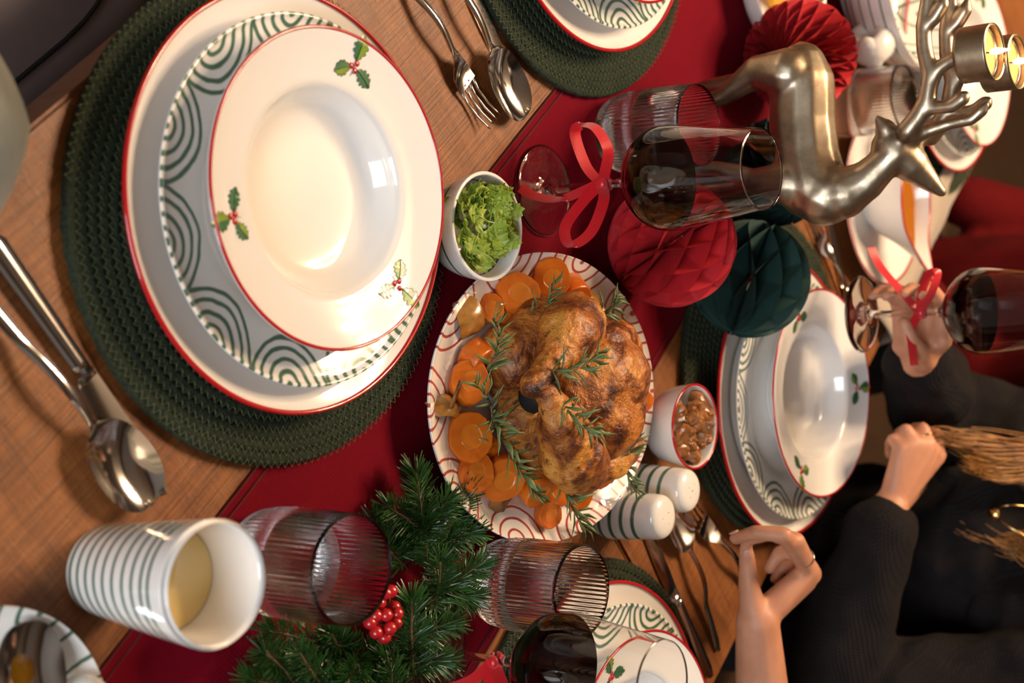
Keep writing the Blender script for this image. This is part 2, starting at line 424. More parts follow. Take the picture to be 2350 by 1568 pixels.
def placemat(x, y, label, rot):
    t = thing('placemat', (x, y, 0), rot, label, 'placemat', 'round green placemats')
    if mat_src[0] is None:
        mat_src[0] = obj('braided_coil', mv, mf, 'mat_green', t); mat_src[1] = mth.build('stitching', 'mat_thread', t, False); mat_src[1]['kind'] = 'stuff'
    else:
        share('braided_coil', mat_src[0], t); q = share('stitching', mat_src[1], t); q['kind'] = 'stuff'
placemat(-.094, .772, 'round dark green braided placemat under the largest, nearest plate stack', 0)
placemat(-.429, 1.177, 'round dark green braided placemat cut off by the top edge, beside the fork', 1.1)
placemat(.040, 1.535, 'round dark green braided placemat between the nut bowl and the dark sweater', 2.3)
placemat(.400, 1.172, 'round dark green braided placemat at the bottom edge behind the ribbed glass', 3.1)
placemat(-.385, 2.035, 'round dark green braided placemat furthest away, behind the reindeer nose', 4.4)

# ---------------------------------------------------------------- plates
def prof_charger():
    return [(0, .0045), (.100, .0045), (.1055, .0052), (.113, .0085), (.119, .0105), (.140, .0165), (.1565, .0225), (.1588, .0238), (.160, .0236), (.1597, .0224), (.157, .0205), (.140, .0140), (.118, .0070), (.110, .0030), (.108, .0), (.100, .0), (.098, .0018), (0, .0018)]
def prof_swirl():
    return [(0, .0115), (.075, .0115), (.088, .0150), (.098, .0205), (.120, .0252), (.1335, .0284), (.1370, .0308), (.1385, .0313), (.1397, .0306)]
def prof_swirl_under():
    return [(.1397, .0306), (.1392, .0290), (.134, .0255), (.120, .0215), (.098, .0165), (.085, .0105), (.072, .0025), (.069, 0), (.062, 0), (.060, .004), (0, .007)]
SOUP_IN = [(0, .0052), (.040, .0052), (.058, .0066), (.068, .0120), (.0745, .0215), (.0775, .0275), (.0815, .0300), (.090, .0312), (.104, .0338), (.1165, .0370)]
def prof_soup():
    return [(a, b * 1.15) for a, b in SOUP_IN + [(.1185, .0377), (.1197, .0370), (.1190, .0356), (.104, .0305), (.086, .0275), (.0800, .0250), (.074, .0170), (.067, .0080), (.0605, .0045), (.0575, .0), (.053, .0), (.051, .0025), (0, .0025)]]
def ring_tube(rad, z, r, name, mat, parent, n=128):
    vs = []; fs = []; m = 8
    for k in range(n):
        t = 2 * pi * k / n
        for j in range(m): a = 2 * pi * j / m; vs.append(((rad + r * cos(a)) * cos(t), (rad + r * cos(a)) * sin(t), z + r * sin(a)))
    for k in range(n):
        for j in range(m): fs.append((k * m + j, ((k + 1) % n) * m + j, ((k + 1) % n) * m + (j + 1) % m, k * m + (j + 1) % m))
    return obj(name, vs, fs, mat, parent)
SOUP_K = 1.15
def soup_z(r):
    for (r0, z0), (r1, z1) in zip(SOUP_IN, SOUP_IN[1:]):
        if r0 <= r <= r1: return (z0 + (z1 - z0) * (r - r0) / (r1 - r0)) * SOUP_K
    return .037 * SOUP_K
def holly_mesh(parent, ang, rot, sc=1.25):
    """three spiky leaves and three berries painted on the rim"""
    mb = MB(); rc = .0985
    def put(x, y, h):
        c, s = cos(rot), sin(rot); x, y = x * sc, y * sc; u, v = x * c - y * s, x * s + y * c
        r = rc + u; t = ang + v / rc; return V((r * cos(t), r * sin(t), soup_z(r) + h))
    for li, (a, L, wd) in enumerate(((0, .0165, .0052), (2.0, .0135, .0050), (-1.9, .0150, .0050))):
        out = []; N = 14
        for sgn in (1, -1):
            seq = range(N + 1) if sgn == 1 else range(N - 1, 0, -1)
            for k in seq:
                u = k / N; wv = wd * sin(pi * min(1, u * 1.02)) ** .7 * (1.0 if k % 3 else .62) if 0 < k < N else 0
                out.append((.0035 + L * u, sgn * wv))
        ca, sa = cos(a), sin(a); P = lambda x, y, h: put(x * ca - y * sa, x * sa + y * ca, h)
        n0 = len(mb.v); mb.m = li % 2
        ctr = [P(.0035 + L * k / N, 0, .00055) for k in range(N + 1)]; rim = [P(x, y, .0004) for x, y in out]
        mb.add(ctr + rim, [(k, k + 1, N + 1 + k + 1, N + 1 + k) for k in range(N)])
        lo = lambda k: N + 1 + (0 if k == 0 else (N if k == N else 2 * N - k))
        mb.m = 1 if li == 0 else 0
        mb.add(ctr + rim, [(k + 1, k, lo(k), lo(k + 1)) for k in range(N)])
        mb.m = 2; mb.tube([P(.0035 + L * u, 0, .0007) for u in (0, .5, .95)], .00028, 4)
        ol = rim + [rim[0]]; mb.tube([p + V((0, 0, .0001)) for p in ol], .00016, 3, False)
    mb.m = 3
    for x, y in ((-.0005, .0022), (.0022, -.0012), (-.0022, -.0016)): mb.ell(put(x, y, .0005), (.0026, .0026, .0008), None, 8, 4)
    mb.m = 2; mb.tube([put(-.003, 0, .0006), put(-.0065, .001, .0006)], .0002, 4)
    return mb.build('holly_motif', ['holly_leaf', 'holly_leaf_light', 'holly_vein', 'berry_red'], parent)
def ceramic(name, prof, mat, parent, sub=3, n=128, sy=1.0):
    v, f = lathe(prof, n, sy); o = obj(name, v, f, mat, parent)
    bmx = bmesh.new(); bmx.from_mesh(o.data); bmesh.ops.recalc_face_normals(bmx, faces=bmx.faces); bmx.to_mesh(o.data); bmx.free(); return o
src = {}
def plate_stack(cx, cy, sx, sy_, where, hol, smat='green_swirl', rot=0.0, px=None):
    z0 = .0115
    t = thing('charger_plate', (cx, cy, z0), rot, 'white charger plate with red rim ' + where, 'plate', 'red rimmed charger plates')
    if 'c' not in src:
        src['c'] = ceramic('dish', spline_prof(prof_charger(), 3), 'white_ceramic', t, n=160); src['cr'] = ring_tube(.1588, .0232, .0019, 'red_rim', 'red_glaze', t, 160)
    else: share('dish', src['c'], t); share('red_rim', src['cr'], t)
    if px is None: px = (cx, cy)
    z1 = z0 + .0050
    p = thing('swirl_plate', (*px, z1), rot + .4, 'green swirl plate inside the stack ' + where, 'plate', 'green swirl plates')
    key = 's' + smat
    if key not in src:
        src[key] = ceramic('dish', spline_prof(prof_swirl(), 3), smat, p, n=160); src['u'] = src.get('u') or ceramic('underside', spline_prof(prof_swirl_under(), 3), 'white_ceramic', p, n=160)
        if src['u'].parent != p: share('underside', src['u'], p)
    else: share('dish', src[key], p); share('underside', src['u'], p)
    z2 = z1 + .0118
    q = thing('soup_plate', (sx, sy_, z2), rot, 'holly soup plate on the stack ' + where, 'plate', 'holly soup plates')
    if 'q' not in src:
        src['q'] = ceramic('dish', spline_prof(prof_soup(), 3), 'white_ceramic', q, n=160); src['qr'] = ring_tube(.1188, .0370 * 1.15, .0014, 'red_rim', 'red_glaze', q, 160)
    else: share('dish', src['q'], q); share('red_rim', src['qr'], q)
    for a, ro in hol: holly_mesh(q, a, ro)
def hang(cx, cy, *pxs):
    out = []
    for x, y in pxs:
        g = G(x, y, .066); out.append((math.atan2(g.y - cy, g.x - cx), 0))
    return out
plate_stack(-.1084, .7683, -.1153, .7712, 'nearest the cutlery on the left', hang(-.1153, .7712, (810, 165), (552, 495), (910, 648)))
plate_stack(-.439, 1.165, -.442, 1.178, 'cut off by the top edge of the photo', [(-2.2, 0), (0, 0), (2.1, 0)], 'green_swirl_far')
plate_stack(.0709, 1.5312, .0659, 1.5452, 'beside the bowl of candied nuts', hang(.0659, 1.5452, (1835, 738), (1968, 890), (1840, 1078)), 'green_swirl_far', px=(.0709, 1.5312))
plate_stack(.393, 1.159, .397, 1.166, 'at the bottom edge behind a wine glass', hang(.397, 1.166, (1402, 1555)) + [(1.6, 0), (-.4, 0)])
plate_stack(-.390, 2.035, -.383, 2.042, 'furthest away behind the antlers', hang(-.383, 2.042, (2236, 292)) + [(1.6, 0), (2.9, 0)], 'green_swirl_far')

# ---------------------------------------------------------------- oval platter
def prof_platter():
    return [(0, .006), (.075, .006), (.088, .0075), (.097, .0115), (.103, .0150), (.118, .0205), (.1305, .0268), (.1328, .0285), (.1336, .0276), (.132, .0250), (.118, .0165), (.102, .0095), (.092, .0025), (.089, 0), (.082, 0), (.080, .002), (0, .002)]
plat = thing('serving_platter', (.052, 1.0825, .0028), 0, 'oval cream platter painted with red swirls, holding the roast chicken', 'platter')
ceramic('dish', spline_prof(prof_platter(), 3), 'red_swirl', plat, n=160, sy=1.27)

# ---------------------------------------------------------------- roast chicken
ch = thing('roast_chicken', (0, 0, 0), 0, 'whole golden brown roast chicken on the red swirl platter', 'chicken')
P = lambda x, y, z: G(x, y, z)
mb = MB()
mb.ell(P(1355, 905, .058) , (.066, .072, .046)); mb.ell(P(1385, 870, .070), (.046, .055, .040)); mb.ell(P(1375, 950, .066), (.046, .052, .040))
mb.cap(P(1400, 800, .055), .030, P(1330, 830, .050), .034); mb.ell(P(1270, 900, .032), (.056, .05, .024))
mb.cap(P(1175, 830, .040), .027, P(1240, 760, .044), .032)          # back and tail flaps round the cavity
mb.cap(P(1190, 960, .036), .022, P(1250, 1010, .040), .032)
mb.cap(P(1160, 880, .030), .018, P(1150, 800, .036), .020)
def lump(c): return .0024 * noise.noise(c * 60) + .0010 * noise.noise(c * 170)
body = remesh(mb, 'carcass', 'roast_skin', ch, .0032, 5, .5, lump)
def drum(pts, rs, nm='drumstick'):
    m = MB()
    for a, b, r0, r1 in zip(pts, pts[1:], rs, rs[1:]): m.cap(a, r0, b, r1)
    return remesh(m, nm, 'roast_skin', ch, .0026, 5, .5, lump)
d1 = drum([P(1318, 745, .070), P(1300, 765, .078), P(1270, 830, .085), P(1238, 868, .086), P(1224, 884, .084)], [.030, .029, .017, .0115, .0125])
d2 = drum([P(1328, 1065, .064), P(1312, 1040, .072), P(1282, 960, .086), P(1262, 915, .088), P(1252, 895, .086)], [.029, .031, .020, .0120, .0125])
for dd, a in ((d1, P(1220, 893, .082)), (d2, P(1250, 888, .083))):
    m = MB(); m.ell(a, .0075, None, 10, 6); m.build('bone_end', 'onion', dd)
drum([P(1395, 790, .078), P(1425, 775, .072), P(1448, 800, .060)], [.017, .016, .012], 'wing')
drum([P(1360, 1080, .045), P(1410, 1060, .050), P(1452, 1020, .046)], [.014, .016, .013], 'wing')
m = MB(); m.ell(P(1222, 905, .055), (.018, .015, .012)); m.build('cavity', 'dark', ch)  # solid black lump, stands in for the shade inside the opening

# carrots: (px, py, radius, height, tilt axis, tilt, z, label tail)
CAR = [(1181, 678, .0205, .024, .4, .35, 'the largest one, beside the rosemary near the herb bowl'), (1260, 636, .0190, .022, 1.0, .5, 'charred on top, beside the red paper ball'),
 (1313, 670, .0160, .022, 2.0, .7, 'ringed face up, beside the charred onion'), (1188, 740, .0150, .022, .2, 1.25, 'lying on its side just below the largest slice'),
 (1122, 708, .0130, .014, .5, .3, 'half behind the pale onion'), (1152, 778, .0140, .016, 1.5, .6, 'tucked under the upper left rosemary tips'),
 (1095, 822, .0170, .020, 2.6, .5, 'left side, below the upper left rosemary'), (1072, 880, .0190, .022, .3, .35, 'left side, above the pale blackened onion'),
 (1072, 1003, .0215, .020, .6, .3, 'left edge, crossed by a single rosemary leaf'), (1084, 1087, .0180, .018, .2, .25, 'left, next to the fir branch'),
 (1148, 1094, .0210, .022, 1.2, .45, 'left of the long rosemary sprig, next to the browned onion'), (1228, 1115, .0175, .022, 2.2, .6, 'below the right thigh of the chicken'),
 (1250, 1183, .0125, .024, .4, .15, 'small dark ringed round one alone at the bottom rim'), (1402, 760, .0150, .016, 2.8, .7, 'behind the wing under rosemary'),
 (1290, 702, .0140, .014, .9, .3, 'between upper thigh and ringed slice'), (1470, 920, .0120, .014, .3, .6, 'at the far rim of the platter behind the breast'),
 (1375, 1082, .0160, .016, .7, .7, 'bottom right beside the wing'), (1322, 1140, .0150, .014, 1.7, .4, 'bottom, under the lowest rosemary sprig'),
 (1108, 1030, .0140, .016, 2.4, .6, 'left, beneath the onion shred and long rosemary'), (1280, 1136, .0130, .014, .2, .6, 'bottom, half hidden behind the long rosemary')]
def carrot(px, py, r, h, ax, tilt, where, i):
    z = .012 + .45 * h + abs(sin(tilt)) * r * .55; mb = MB(); n = 16; rows = []
    rnd = random.Random(i)
    prof = [(0, -h / 2), (r * .92, -h / 2), (r, -h * .42), (r * 1.0, h * .40), (r * .955, h * .495), (r * .90, h * .5), (r * .50, h * .5), (r * .45, h * .48), (0, h * .475)]
    vs, fs = lathe(prof, n); vs = [V(v) for v in vs]; ph = rnd.random() * 6
    for v in vs:
        a = math.atan2(v.y, v.x); k = 1 + .05 * sin(2 * a + ph) + .03 * sin(5 * a + ph); v.x *= k; v.y *= k
    mi = [1 if max((vs[q].x ** 2 + vs[q].y ** 2) ** .5 for q in f) < r * .53 and vs[f[0]].z > 0 else 0 for f in fs]
    o = obj('carrot_slice', vs, fs, ['carrot_flesh', 'carrot_core'], None, True, mi)
    o.data.polygons.foreach_set('use_smooth', [not all(abs(vs[q].z) > h * .46 for q in f) for f in fs])
    o.location = G(px, py, z); o.rotation_euler = (Matrix.Rotation(tilt * .7 + .28, 3, V((cos(ax - .7), sin(ax - .7), 0)))).to_euler()
    tag(o, 'orange roasted carrot slice, ' + where, 'carrot', 'carrot slices around the chicken')
for i, c in enumerate(CAR): carrot(*c, i)
# onions: curved petals
def onion(px, py, z, rad, arc, wid, rz, tilt, mat, label):
    mb = MB(); A = []; B_ = []
    for i in range(11):
        a = (i / 10 - .5) * arc; rowA = []; rowB = []
        for k in range(7):
            b = (k / 6 - .5) * 1.5; w_ = wid * cos((i / 10 - .5) * 2.4) ** .6
            p = V((rad * sin(a), w_ * sin(b), rad * cos(a) * (1 - .25 * b * b) - rad)); p = p + V((noise.noise(p * 90 + V((px, 0, 0))), noise.noise(p * 90 + V((0, py, 0))), noise.noise(p * 90 + V((0, 0, px))))) * .0035; rowA.append(p); rowB.append(p * .97 - V((0, 0, .0020)))
        A.append(rowA); B_.append(rowB)
    mb.grid(A); mb.grid([r[::-1] for r in B_]); mb.grid([[r[0] for r in B_], [r[0] for r in A]]); mb.grid([[r[-1] for r in A], [r[-1] for r in B_]]); mb.grid([A[0][::-1], B_[0][::-1]][::-1]); mb.grid([A[-1], B_[-1]])
    o = mb.build('onion_piece', mat); o.location = G(px, py, z); o.rotation_euler = (tilt, .2, rz); tag(o, label, 'onion', 'roasted onion pieces')
onion(1090, 740, .034, .020, 2.6, .021, .5, .3, 'onion', 'glossy amber onion wedge at the left under rosemary, nearest the herb bowl')
onion(1368, 682, .036, .019, 2.6, .019, 2.0, -.3, 'onion', 'rounded translucent onion with charred edge beside the red paper ball')
onion(1045, 928, .030, .024, 2.2, .014, 1.4, -.5, 'onion', 'pale onion slice with blackened strip at the left rim')
onion(1155, 1150, .030, .019, 2.6, .017, .1, .2, 'onion_charred', 'browned onion quarter lying between carrots at the lower left')
onion(1388, 735, .040, .016, 2.4, .014, .8, .3, 'onion', 'small onion petal tucked behind the upper rosemary at the right')
onion(1462, 815, .030, .015, 2.4, .013, 1.2, .2, 'onion', 'thin onion petal at the far rim behind the breast')
onion(1130, 1020, .040, .018, 2.0, .006, 1.2, .2, 'onion', 'narrow onion shred next to the long rosemary sprig')
onion(1352, 1115, .034, .016, 2.4, .013, 2.6, .2, 'onion', 'limp onion petal below the right drumstick')
onion(1150, 715, .030, .011, 2.2, .008, .2, .2, 'onion', 'tiny onion piece between the two upper left carrots')
mbs = MB(); mbs.box((0, 0, 0), (.0035, .012, .0012)); o = mbs.build('charred_onion_skin', 'onion_charred'); o.location = G(1047, 905, .037); o.rotation_euler = (.3, .5, 1.45)
tag(o, 'blackened strip of onion skin on the pale left onion', 'onion')
# rosemary
def rosemary(p0, p1, z0, z1, n, L, label, bend=.006):
    a, b = G(*p0, z0), G(*p1, z1); d = b - a; side = d.cross(V((0, 0, 1))).normalized()
    t = thing('rosemary_sprig', a, 0, label, 'rosemary', 'rosemary sprigs on the chicken platter')
    cl = catm([V((0, 0, 0)), d * .5 + side * bend + V((0, 0, .003)), d], 8); mb = MB(); mb.tube(cl, .0009, 5); mb.build('stem', 'twig_brown', t)
    lf = MB(); rnd = random.Random(sum(p0)); dn = d.normalized()
    for k in range(n):
        u = k / n; i = min(int(u * (len(cl) - 1)), len(cl) - 2); q = cl[i]; ang = k * 2.4; sp = .75 * (1 - .6 * u) + .15
        out = (side * cos(ang) + V((0, 0, 1)) * (abs(sin(ang)) * .8 + .1)).normalized(); dr = (dn * (1.1 - sp) + out * sp).normalized(); l = L * 1.25 * (1 - .35 * u) * rnd.uniform(.75, 1.15)
        curl = side * rnd.uniform(-.25, .25) * l + V((0, 0, -.12 * l))
        lf.tube([q, q + dr * l * .5, q + dr * l + curl], [.0009, .0022, .0005], 5, True, .5)
    lf.build('leaves', 'rosemary_leaf', t)
rosemary((1212, 728), (1268, 650), .048, .056, 16, .020, 'rosemary sprig over the upper carrots beside the largest slice')
rosemary((1120, 850), (1132, 730), .052, .054, 22, .019, 'rosemary sprig standing over the upper left onion')
rosemary((1130, 985), (1088, 878), .052, .050, 20, .022, 'rosemary sprig crossing the left carrots beside the black cavity')
rosemary((1130, 960), (1235, 1140), .056, .056, 34, .021, 'longest rosemary sprig running diagonally down the left of the chicken')
rosemary((1268, 850), (1375, 808), .098, .108, 20, .021, 'rosemary sprig lying on the upper breast by the drumstick end')
rosemary((1292, 930), (1375, 990), .100, .098, 20, .021, 'rosemary sprig lying on the lower breast between drumstick and brown patch')
rosemary((1365, 722), (1410, 670), .066, .066, 14, .018, 'rosemary sprig behind the upper thigh beside the red paper ball')
rosemary((1438, 1050), (1450, 945), .060, .066, 14, .019, 'rosemary sprig upright at the far lower side of the breast')
rosemary((1290, 1110), (1345, 1215), .046, .036, 24, .022, 'rosemary sprig hanging over the bottom rim towards the ribbed glass')
rosemary((1430, 1058), (1462, 1130), .046, .046, 14, .018, 'rosemary sprig touching the farther shaker')

# ---------------------------------------------------------------- herb bowl with coriander
hb = thing('herb_bowl', (-.0985, .969, .0028), 0, 'small white bowl with thin green line, filled with coriander', 'bowl')
def bowl_prof(R_, h, rb): return [(0, .006), (rb * .8, .0065), (R_ * .72, h * .35), (R_ * .88, h * .7), (R_ * .925, h * .97), (R_ * .965, h), (R_, h * .985), (R_ * .985, h * .90), (R_ * .93, h * .6), (R_ * .78, h * .26), (rb * 1.02, .003), (rb, 0), (rb * .85, 0), (rb * .82, .002), (0, .002)]
ceramic('bowl', spline_prof(bowl_prof(.047, .050, .024), 3), 'herb_stripe', hb, n=96)
cor = thing('coriander_bunch', (-.0985, .969, .0088), 0, 'bright green coriander leaves heaped in the small white bowl', 'herbs')
def leaf_mesh():
    mb = MB()
    for lobe in (-.95, 0, .95):
        L = .021 if lobe == 0 else .016; d = V((cos(lobe), sin(lobe), 0)); s = V((-d.y, d.x, 0)); out = [V((0, 0, 0))]
        prof = [(.18, .10), (.40, .34), (.46, .26), (.66, .42), (.72, .30), (.90, .26), (.92, .12), (1.04, 0)]
        lft = [d * L * u + s * L * v + V((0, 0, .0016 * (1 if i % 2 else -.4))) for i, (u, v) in enumerate(prof)]
        rgt = [d * L * u - s * L * v + V((0, 0, .0016 * (1 if i % 2 else -.4))) for i, (u, v) in enumerate(prof[:-1])]
        mid = [d * L * u - V((0, 0, .0010)) for u, v in prof[:-1]]
        n = len(mid)
        vs = out + mid + lft + rgt; fs = []
        for i in range(n - 1): fs += [(1 + i, 2 + i, 1 + n + i + 1, 1 + n + i), (2 + i, 1 + i, 1 + n + len(lft) + i, 1 + n + len(lft) + i + 1)]
        fs += [(0, 1, 1 + n), (0, 1 + n + len(lft), 1), (n, 1 + n + n, 1 + n + n - 1), (1 + n + n, n, 1 + n + len(lft) + n - 1)]
        mb.add(vs, fs)
    mb.tube([(-.014, 0, -.003), (0, 0, 0), (.010, 0, -.0004)], [.0006, .0006, .0003], 4)
    return mb
lfm = leaf_mesh().build('coriander_leaf', 'coriander', cor, False)
sol = lfm.modifiers.new('t', 'SOLIDIFY'); sol.thickness = .0004
rnd = random.Random(5)
for k in range(46):
    o = lfm if k == 0 else share('coriander_leaf', lfm, cor)
    if k: mm = o.modifiers.new('t', 'SOLIDIFY'); mm.thickness = .0004
    a = rnd.random() * 6.28; r = .0235 * rnd.random() ** .5; z = .035 + .018 * (1 - r / .030) + rnd.uniform(-.004, .006)
    o.location = (r * cos(a) - .004, r * sin(a) * 1.0 - .004, z); o.rotation_euler = (rnd.uniform(-.6, .6), rnd.uniform(-.7, .3), a + rnd.uniform(-.9, .9)); o.scale = (1.05, 1.05, 1.05)
# ---------------------------------------------------------------- nut bowl
nb = thing('nut_bowl', (.0905, 1.292, .0028), 0, 'small white bowl with red rim full of candied nuts', 'bowl')
ceramic('bowl', spline_prof(bowl_prof(.0440, .052, .022), 3), 'white_ceramic', nb, n=96); ring_tube(.0428, .0517, .0014, 'red_rim', 'red_glaze', nb, 96)
for k in range(42):
    a = rnd.random() * 6.28; r = .032 * rnd.random() ** .5; zz = .042 + .020 * (1 - r / .033) + rnd.uniform(-.003, .004)
    mb = MB(); mb.ell((0, 0, 0), (rnd.uniform(.008, .0125), rnd.uniform(.006, .0095), rnd.uniform(.005, .0075)), None, 10, 7)
    for v in mb.v: v += v.normalized() * (.0032 * noise.noise(v * 160 + V((k * 3, 0, 0))))
    o = mb.build('candied_nut', 'candied_nut', None, False); o.location = (.0905 + r * cos(a), 1.292 + r * sin(a), .0028 + zz); o.rotation_euler = (rnd.random() * 3, rnd.random() * 3, rnd.random() * 3)
    tag(o, 'brown sugar-coated nut piece heaped in the red-rimmed bowl', 'nut', 'candied nuts in the red rimmed bowl')
    if k % 4 == 0:
        o['label'] = 'brown nut piece dotted with pale sesame seeds in the red-rimmed bowl'; sm = MB()
        for j in range(22):
            u = V((rnd.gauss(0, 1), rnd.gauss(0, 1), rnd.gauss(0, 1))).normalized(); sm.ell(V((u.x * .0092, u.y * .0072, u.z * .006)), (.0013, .0009, .0007), None, 5, 3)
        q = sm.build('sesame_seeds', 'sesame', o); q['kind'] = 'stuff'
# ---------------------------------------------------------------- shakers
def shaker(x, y, label, holes, rz):
    t = thing('shaker', (x, y, 0), rz, label, 'shaker', 'green striped salt and pepper shakers')
    pr = [(0, .003), (.016, .003), (.018, 0), (.0215, 0), (.0245, .004), (.0252, .016), (.0238, .036), (.0226, .052), (.0222, .062), (.0205, .0690), (.0150, .0725), (.007, .0735), (0, .0737)]
    ceramic('body', spline_prof(pr[2:], 3), 'shaker_stripes', t, n=64)
    for (u, v) in holes:
        m = MB(); m.ell((u, v, .0732 - (u * u + v * v) * 6), (.0014, .0014, .0007), None, 8, 4); m.build('hole', 'twig_brown', t)
shaker(.1735, 1.207, 'striped green and white shaker in front, nearer the ribbed glass', [(0, -.005), (.006, .004), (-.006, .004)], -2.1)
shaker(.1520, 1.254, 'striped green and white shaker behind, touching the nut bowl side', [(0, 0), (.007, 0), (-.007, 0), (0, .007), (0, -.007)], -2.1)
# ---------------------------------------------------------------- tall cup with lemonade
cup = thing('tumbler_cup', (.1505, .611, 0), .3, 'tall white ceramic cup with thin green rings and pale yellow drink', 'cup')
cpi = [(0, .004), (.024, .004), (.0285, .008), (.030, .02), (.0385, .113), (.0395, .1162), (.0405, .1168)]
cpo = [(.0405, .1168), (.0413, .1160), (.0415, .114), (.0385, .078), (.0335, .030), (.0315, .012), (.0305, .003), (.0285, 0), (.022, 0), (.021, .0015), (0, .0015)]
ceramic('inside', spline_prof(cpi, 3), 'white_ceramic', cup, n=96); ceramic('outside', spline_prof(cpo, 3), 'cup_stripes', cup, n=96)
v, f = lathe([(0, .0745), (.0330, .0745), (.0346, .0738), (.0342, .070), (.0300, .021), (0, .021)], 64); obj('lemonade', v, f, 'lemonade', cup)

# ---------------------------------------------------------------- ribbed water glasses
gp = [(0, 0), (.022, 0), (.028, .0008), (.0338, .005), (.0380, .014), (.0402, .028), (.0406, .05), (.0402, .08), (.0397, .1040), (.0394, .1048), (.0391, .1050), (.0388, .1047), (.0388, .10), (.0389, .06), (.0388, .0515)]
gv, gf = lathe(gp, 448, rib=.0007, ribn=64, ribf=lambda r, z: 1.0 if (r > .0335 and .003 < z < .101 and abs(r - .03885) > .0002) or (r == .0380) else 0)
wv, wf = lathe([(0, .0105), (.020, .0105), (.0315, .0125), (.0365, .020), (.0386, .034), (.0388, .0515), (.0380, .0512), (0, .0512)], 112)
wmi = [1 if k < 112 * 5 else 0 for k in range(len(wf))]
gsrc = []
def water_glass(x, y, label):
    t = thing('water_glass', (x, y, .0026), random.random(), label, 'glass', 'ribbed water glasses')
    if not gsrc: gsrc.extend([obj('tumbler', gv, gf, 'clear_glass', t), obj('water', wv, wf, ['water', 'water_in_glass'], t, True, wmi)])
    else: share('tumbler', gsrc[0], t); share('water', gsrc[1], t)
water_glass(.1600, .745, 'ribbed water glass right behind the tall striped cup')
water_glass(.2150, 1.020, 'ribbed water glass between the fir branch and the bottom place setting')
water_glass(-.2055, 1.226, 'ribbed water glass behind the bow of the upper wine glass')
water_glass(-.288, 1.705, 'blurred ribbed water glass in the distance behind the reindeer back')

# ---------------------------------------------------------------- wine glasses with ribbon
wgo = [(0, 0), (.0408, 0), (.0418, .0008), (.0412, .0018), (.030, .0030), (.012, .0055), (.0060, .0095), (.0041, .018), (.0037, .045), (.0038, .080), (.0048, .091), (.0085, .0965), (.019, .1025), (.0335, .1120), (.0430, .1235), (.0468, .1365), (.0464, .150), (.0438, .172), (.0398, .200), (.0353, .2326), (.03512, .2331), (.0349, .2326), (.0393, .200), (.0433, .172), (.0459, .150), (.0462, .1365), (.0422, .1245), (.0328, .1135), (.0185, .1045), (.0065, .0995), (0, .0988)]
wgv, wgf = lathe([(r_ + (0.0 if z_ < .1 or i_ < 41 else .0003), z_) for i_, (r_, z_) in enumerate(spline_prof(wgo, 2))], 96)
wiv, wif = lathe([(0, .0986), (.0067, .0993), (.0187, .1043), (.0330, .1133), (.0424, .1243), (.0464, .1365), (.0463, .1405), (.0450, .1400), (0, .1400)], 96)
wsrc = []
def ribbon(paths, parent, wd):
    mb = MB()
    for pts, wdir in paths:
        cl = catm(pts, 8); A = []; n = len(cl)
        for i, p in enumerate(cl):
            u = i / (n - 1); d = (cl[min(i + 1, n - 1)] - cl[max(i - 1, 0)]).normalized(); wv_ = d.cross(V((.1, .78, -.62))); wv_ = -wv_ if i and wv_.dot(last) < 0 else wv_; last = wv_.copy(); wv_ = (wv_ * .45 + V((0, .8, .2)) * (1 if wv_.y > 0 else -1)); wv_ = (wv_ - d * wv_.dot(d)).normalized() * wd / 2; nn = d.cross(wv_).normalized() * .00015
            A.append([p - wv_, p + wv_])
        mb.grid(A)
    o = mb.build('ribbon', 'satin_ribbon', parent); return o
def wine_glass(x, y, z, label):
    t = thing('wine_glass', (x, y, z), 0, label, 'wine glass', 'wine glasses with red bows')
    if not wsrc: wsrc.extend([obj('glass', wgv, wgf, 'thin_glass', t), obj('wine', wiv, wif, 'red_wine', t)])
    else: share('glass', wsrc[0], t); share('wine', wsrc[1], t)
    return t
Zv = (0, 0, 1); 
w1 = wine_glass(-.1425, 1.1125, .0026, 'wine glass with red satin bow standing beside the herb bowl')
def bow(t, k):
    m = MB()
    m.tube(catm([(-.0052, -.002, .068), (0, -.0068, .070), (.0056, -.001, .072), (0, .0058, .074), (-.0052, -.002, .076)], 5), .0042, 8, True, .5)
    m.ell((.0, -.0075, .073), (.0060, .0045, .0058), None, 10, 8); m.build('knot', 'satin_ribbon', t)
    ribbon(k, t, .0115)
bow(w1, [([(0, -.008, .073), (-.018, -.014, .060), (-.050, -.018, .052), (-.052, -.014, .070), (-.030, -.012, .084), (-.010, -.009, .078), (0, -.007, .073)], ((.1, -.7, .7), (.1, -.7, .7))),
         ([(0, -.008, .073), (.014, -.014, .058), (.038, -.020, .040), (.055, -.020, .046), (.044, -.016, .066), (.016, -.012, .078), (0, -.007, .073)], ((.1, -.7, .7), (.1, -.6, .7))),
         ([(0, -.009, .072), (.006, -.016, .058), (.012, -.020, .034), (.008, -.032, .014), (.000, -.040, .004)], ((1, 0, .1), (1, .0, .1)))])
w3 = wine_glass(.264, .943, .0026, 'wine glass with red ribbon cut off at the bottom edge')
bow(w3, [([(0, -.008, .073), (.014, -.020, .060), (.026, -.040, .030), (.036, -.055, .010)], ((.6, .6, .3), (.6, .6, .3))), ([(0, -.008, .073), (.03, -.008, .07), (.055, -.012, .085), (.03, -.01, .09), (0, -.007, .073)], ((.1, -.7, .7), (.1, -.7, .7)))])
w2 = wine_glass(-.023, 1.56, .113, 'raised wine glass with red bow held by the hand at the right')
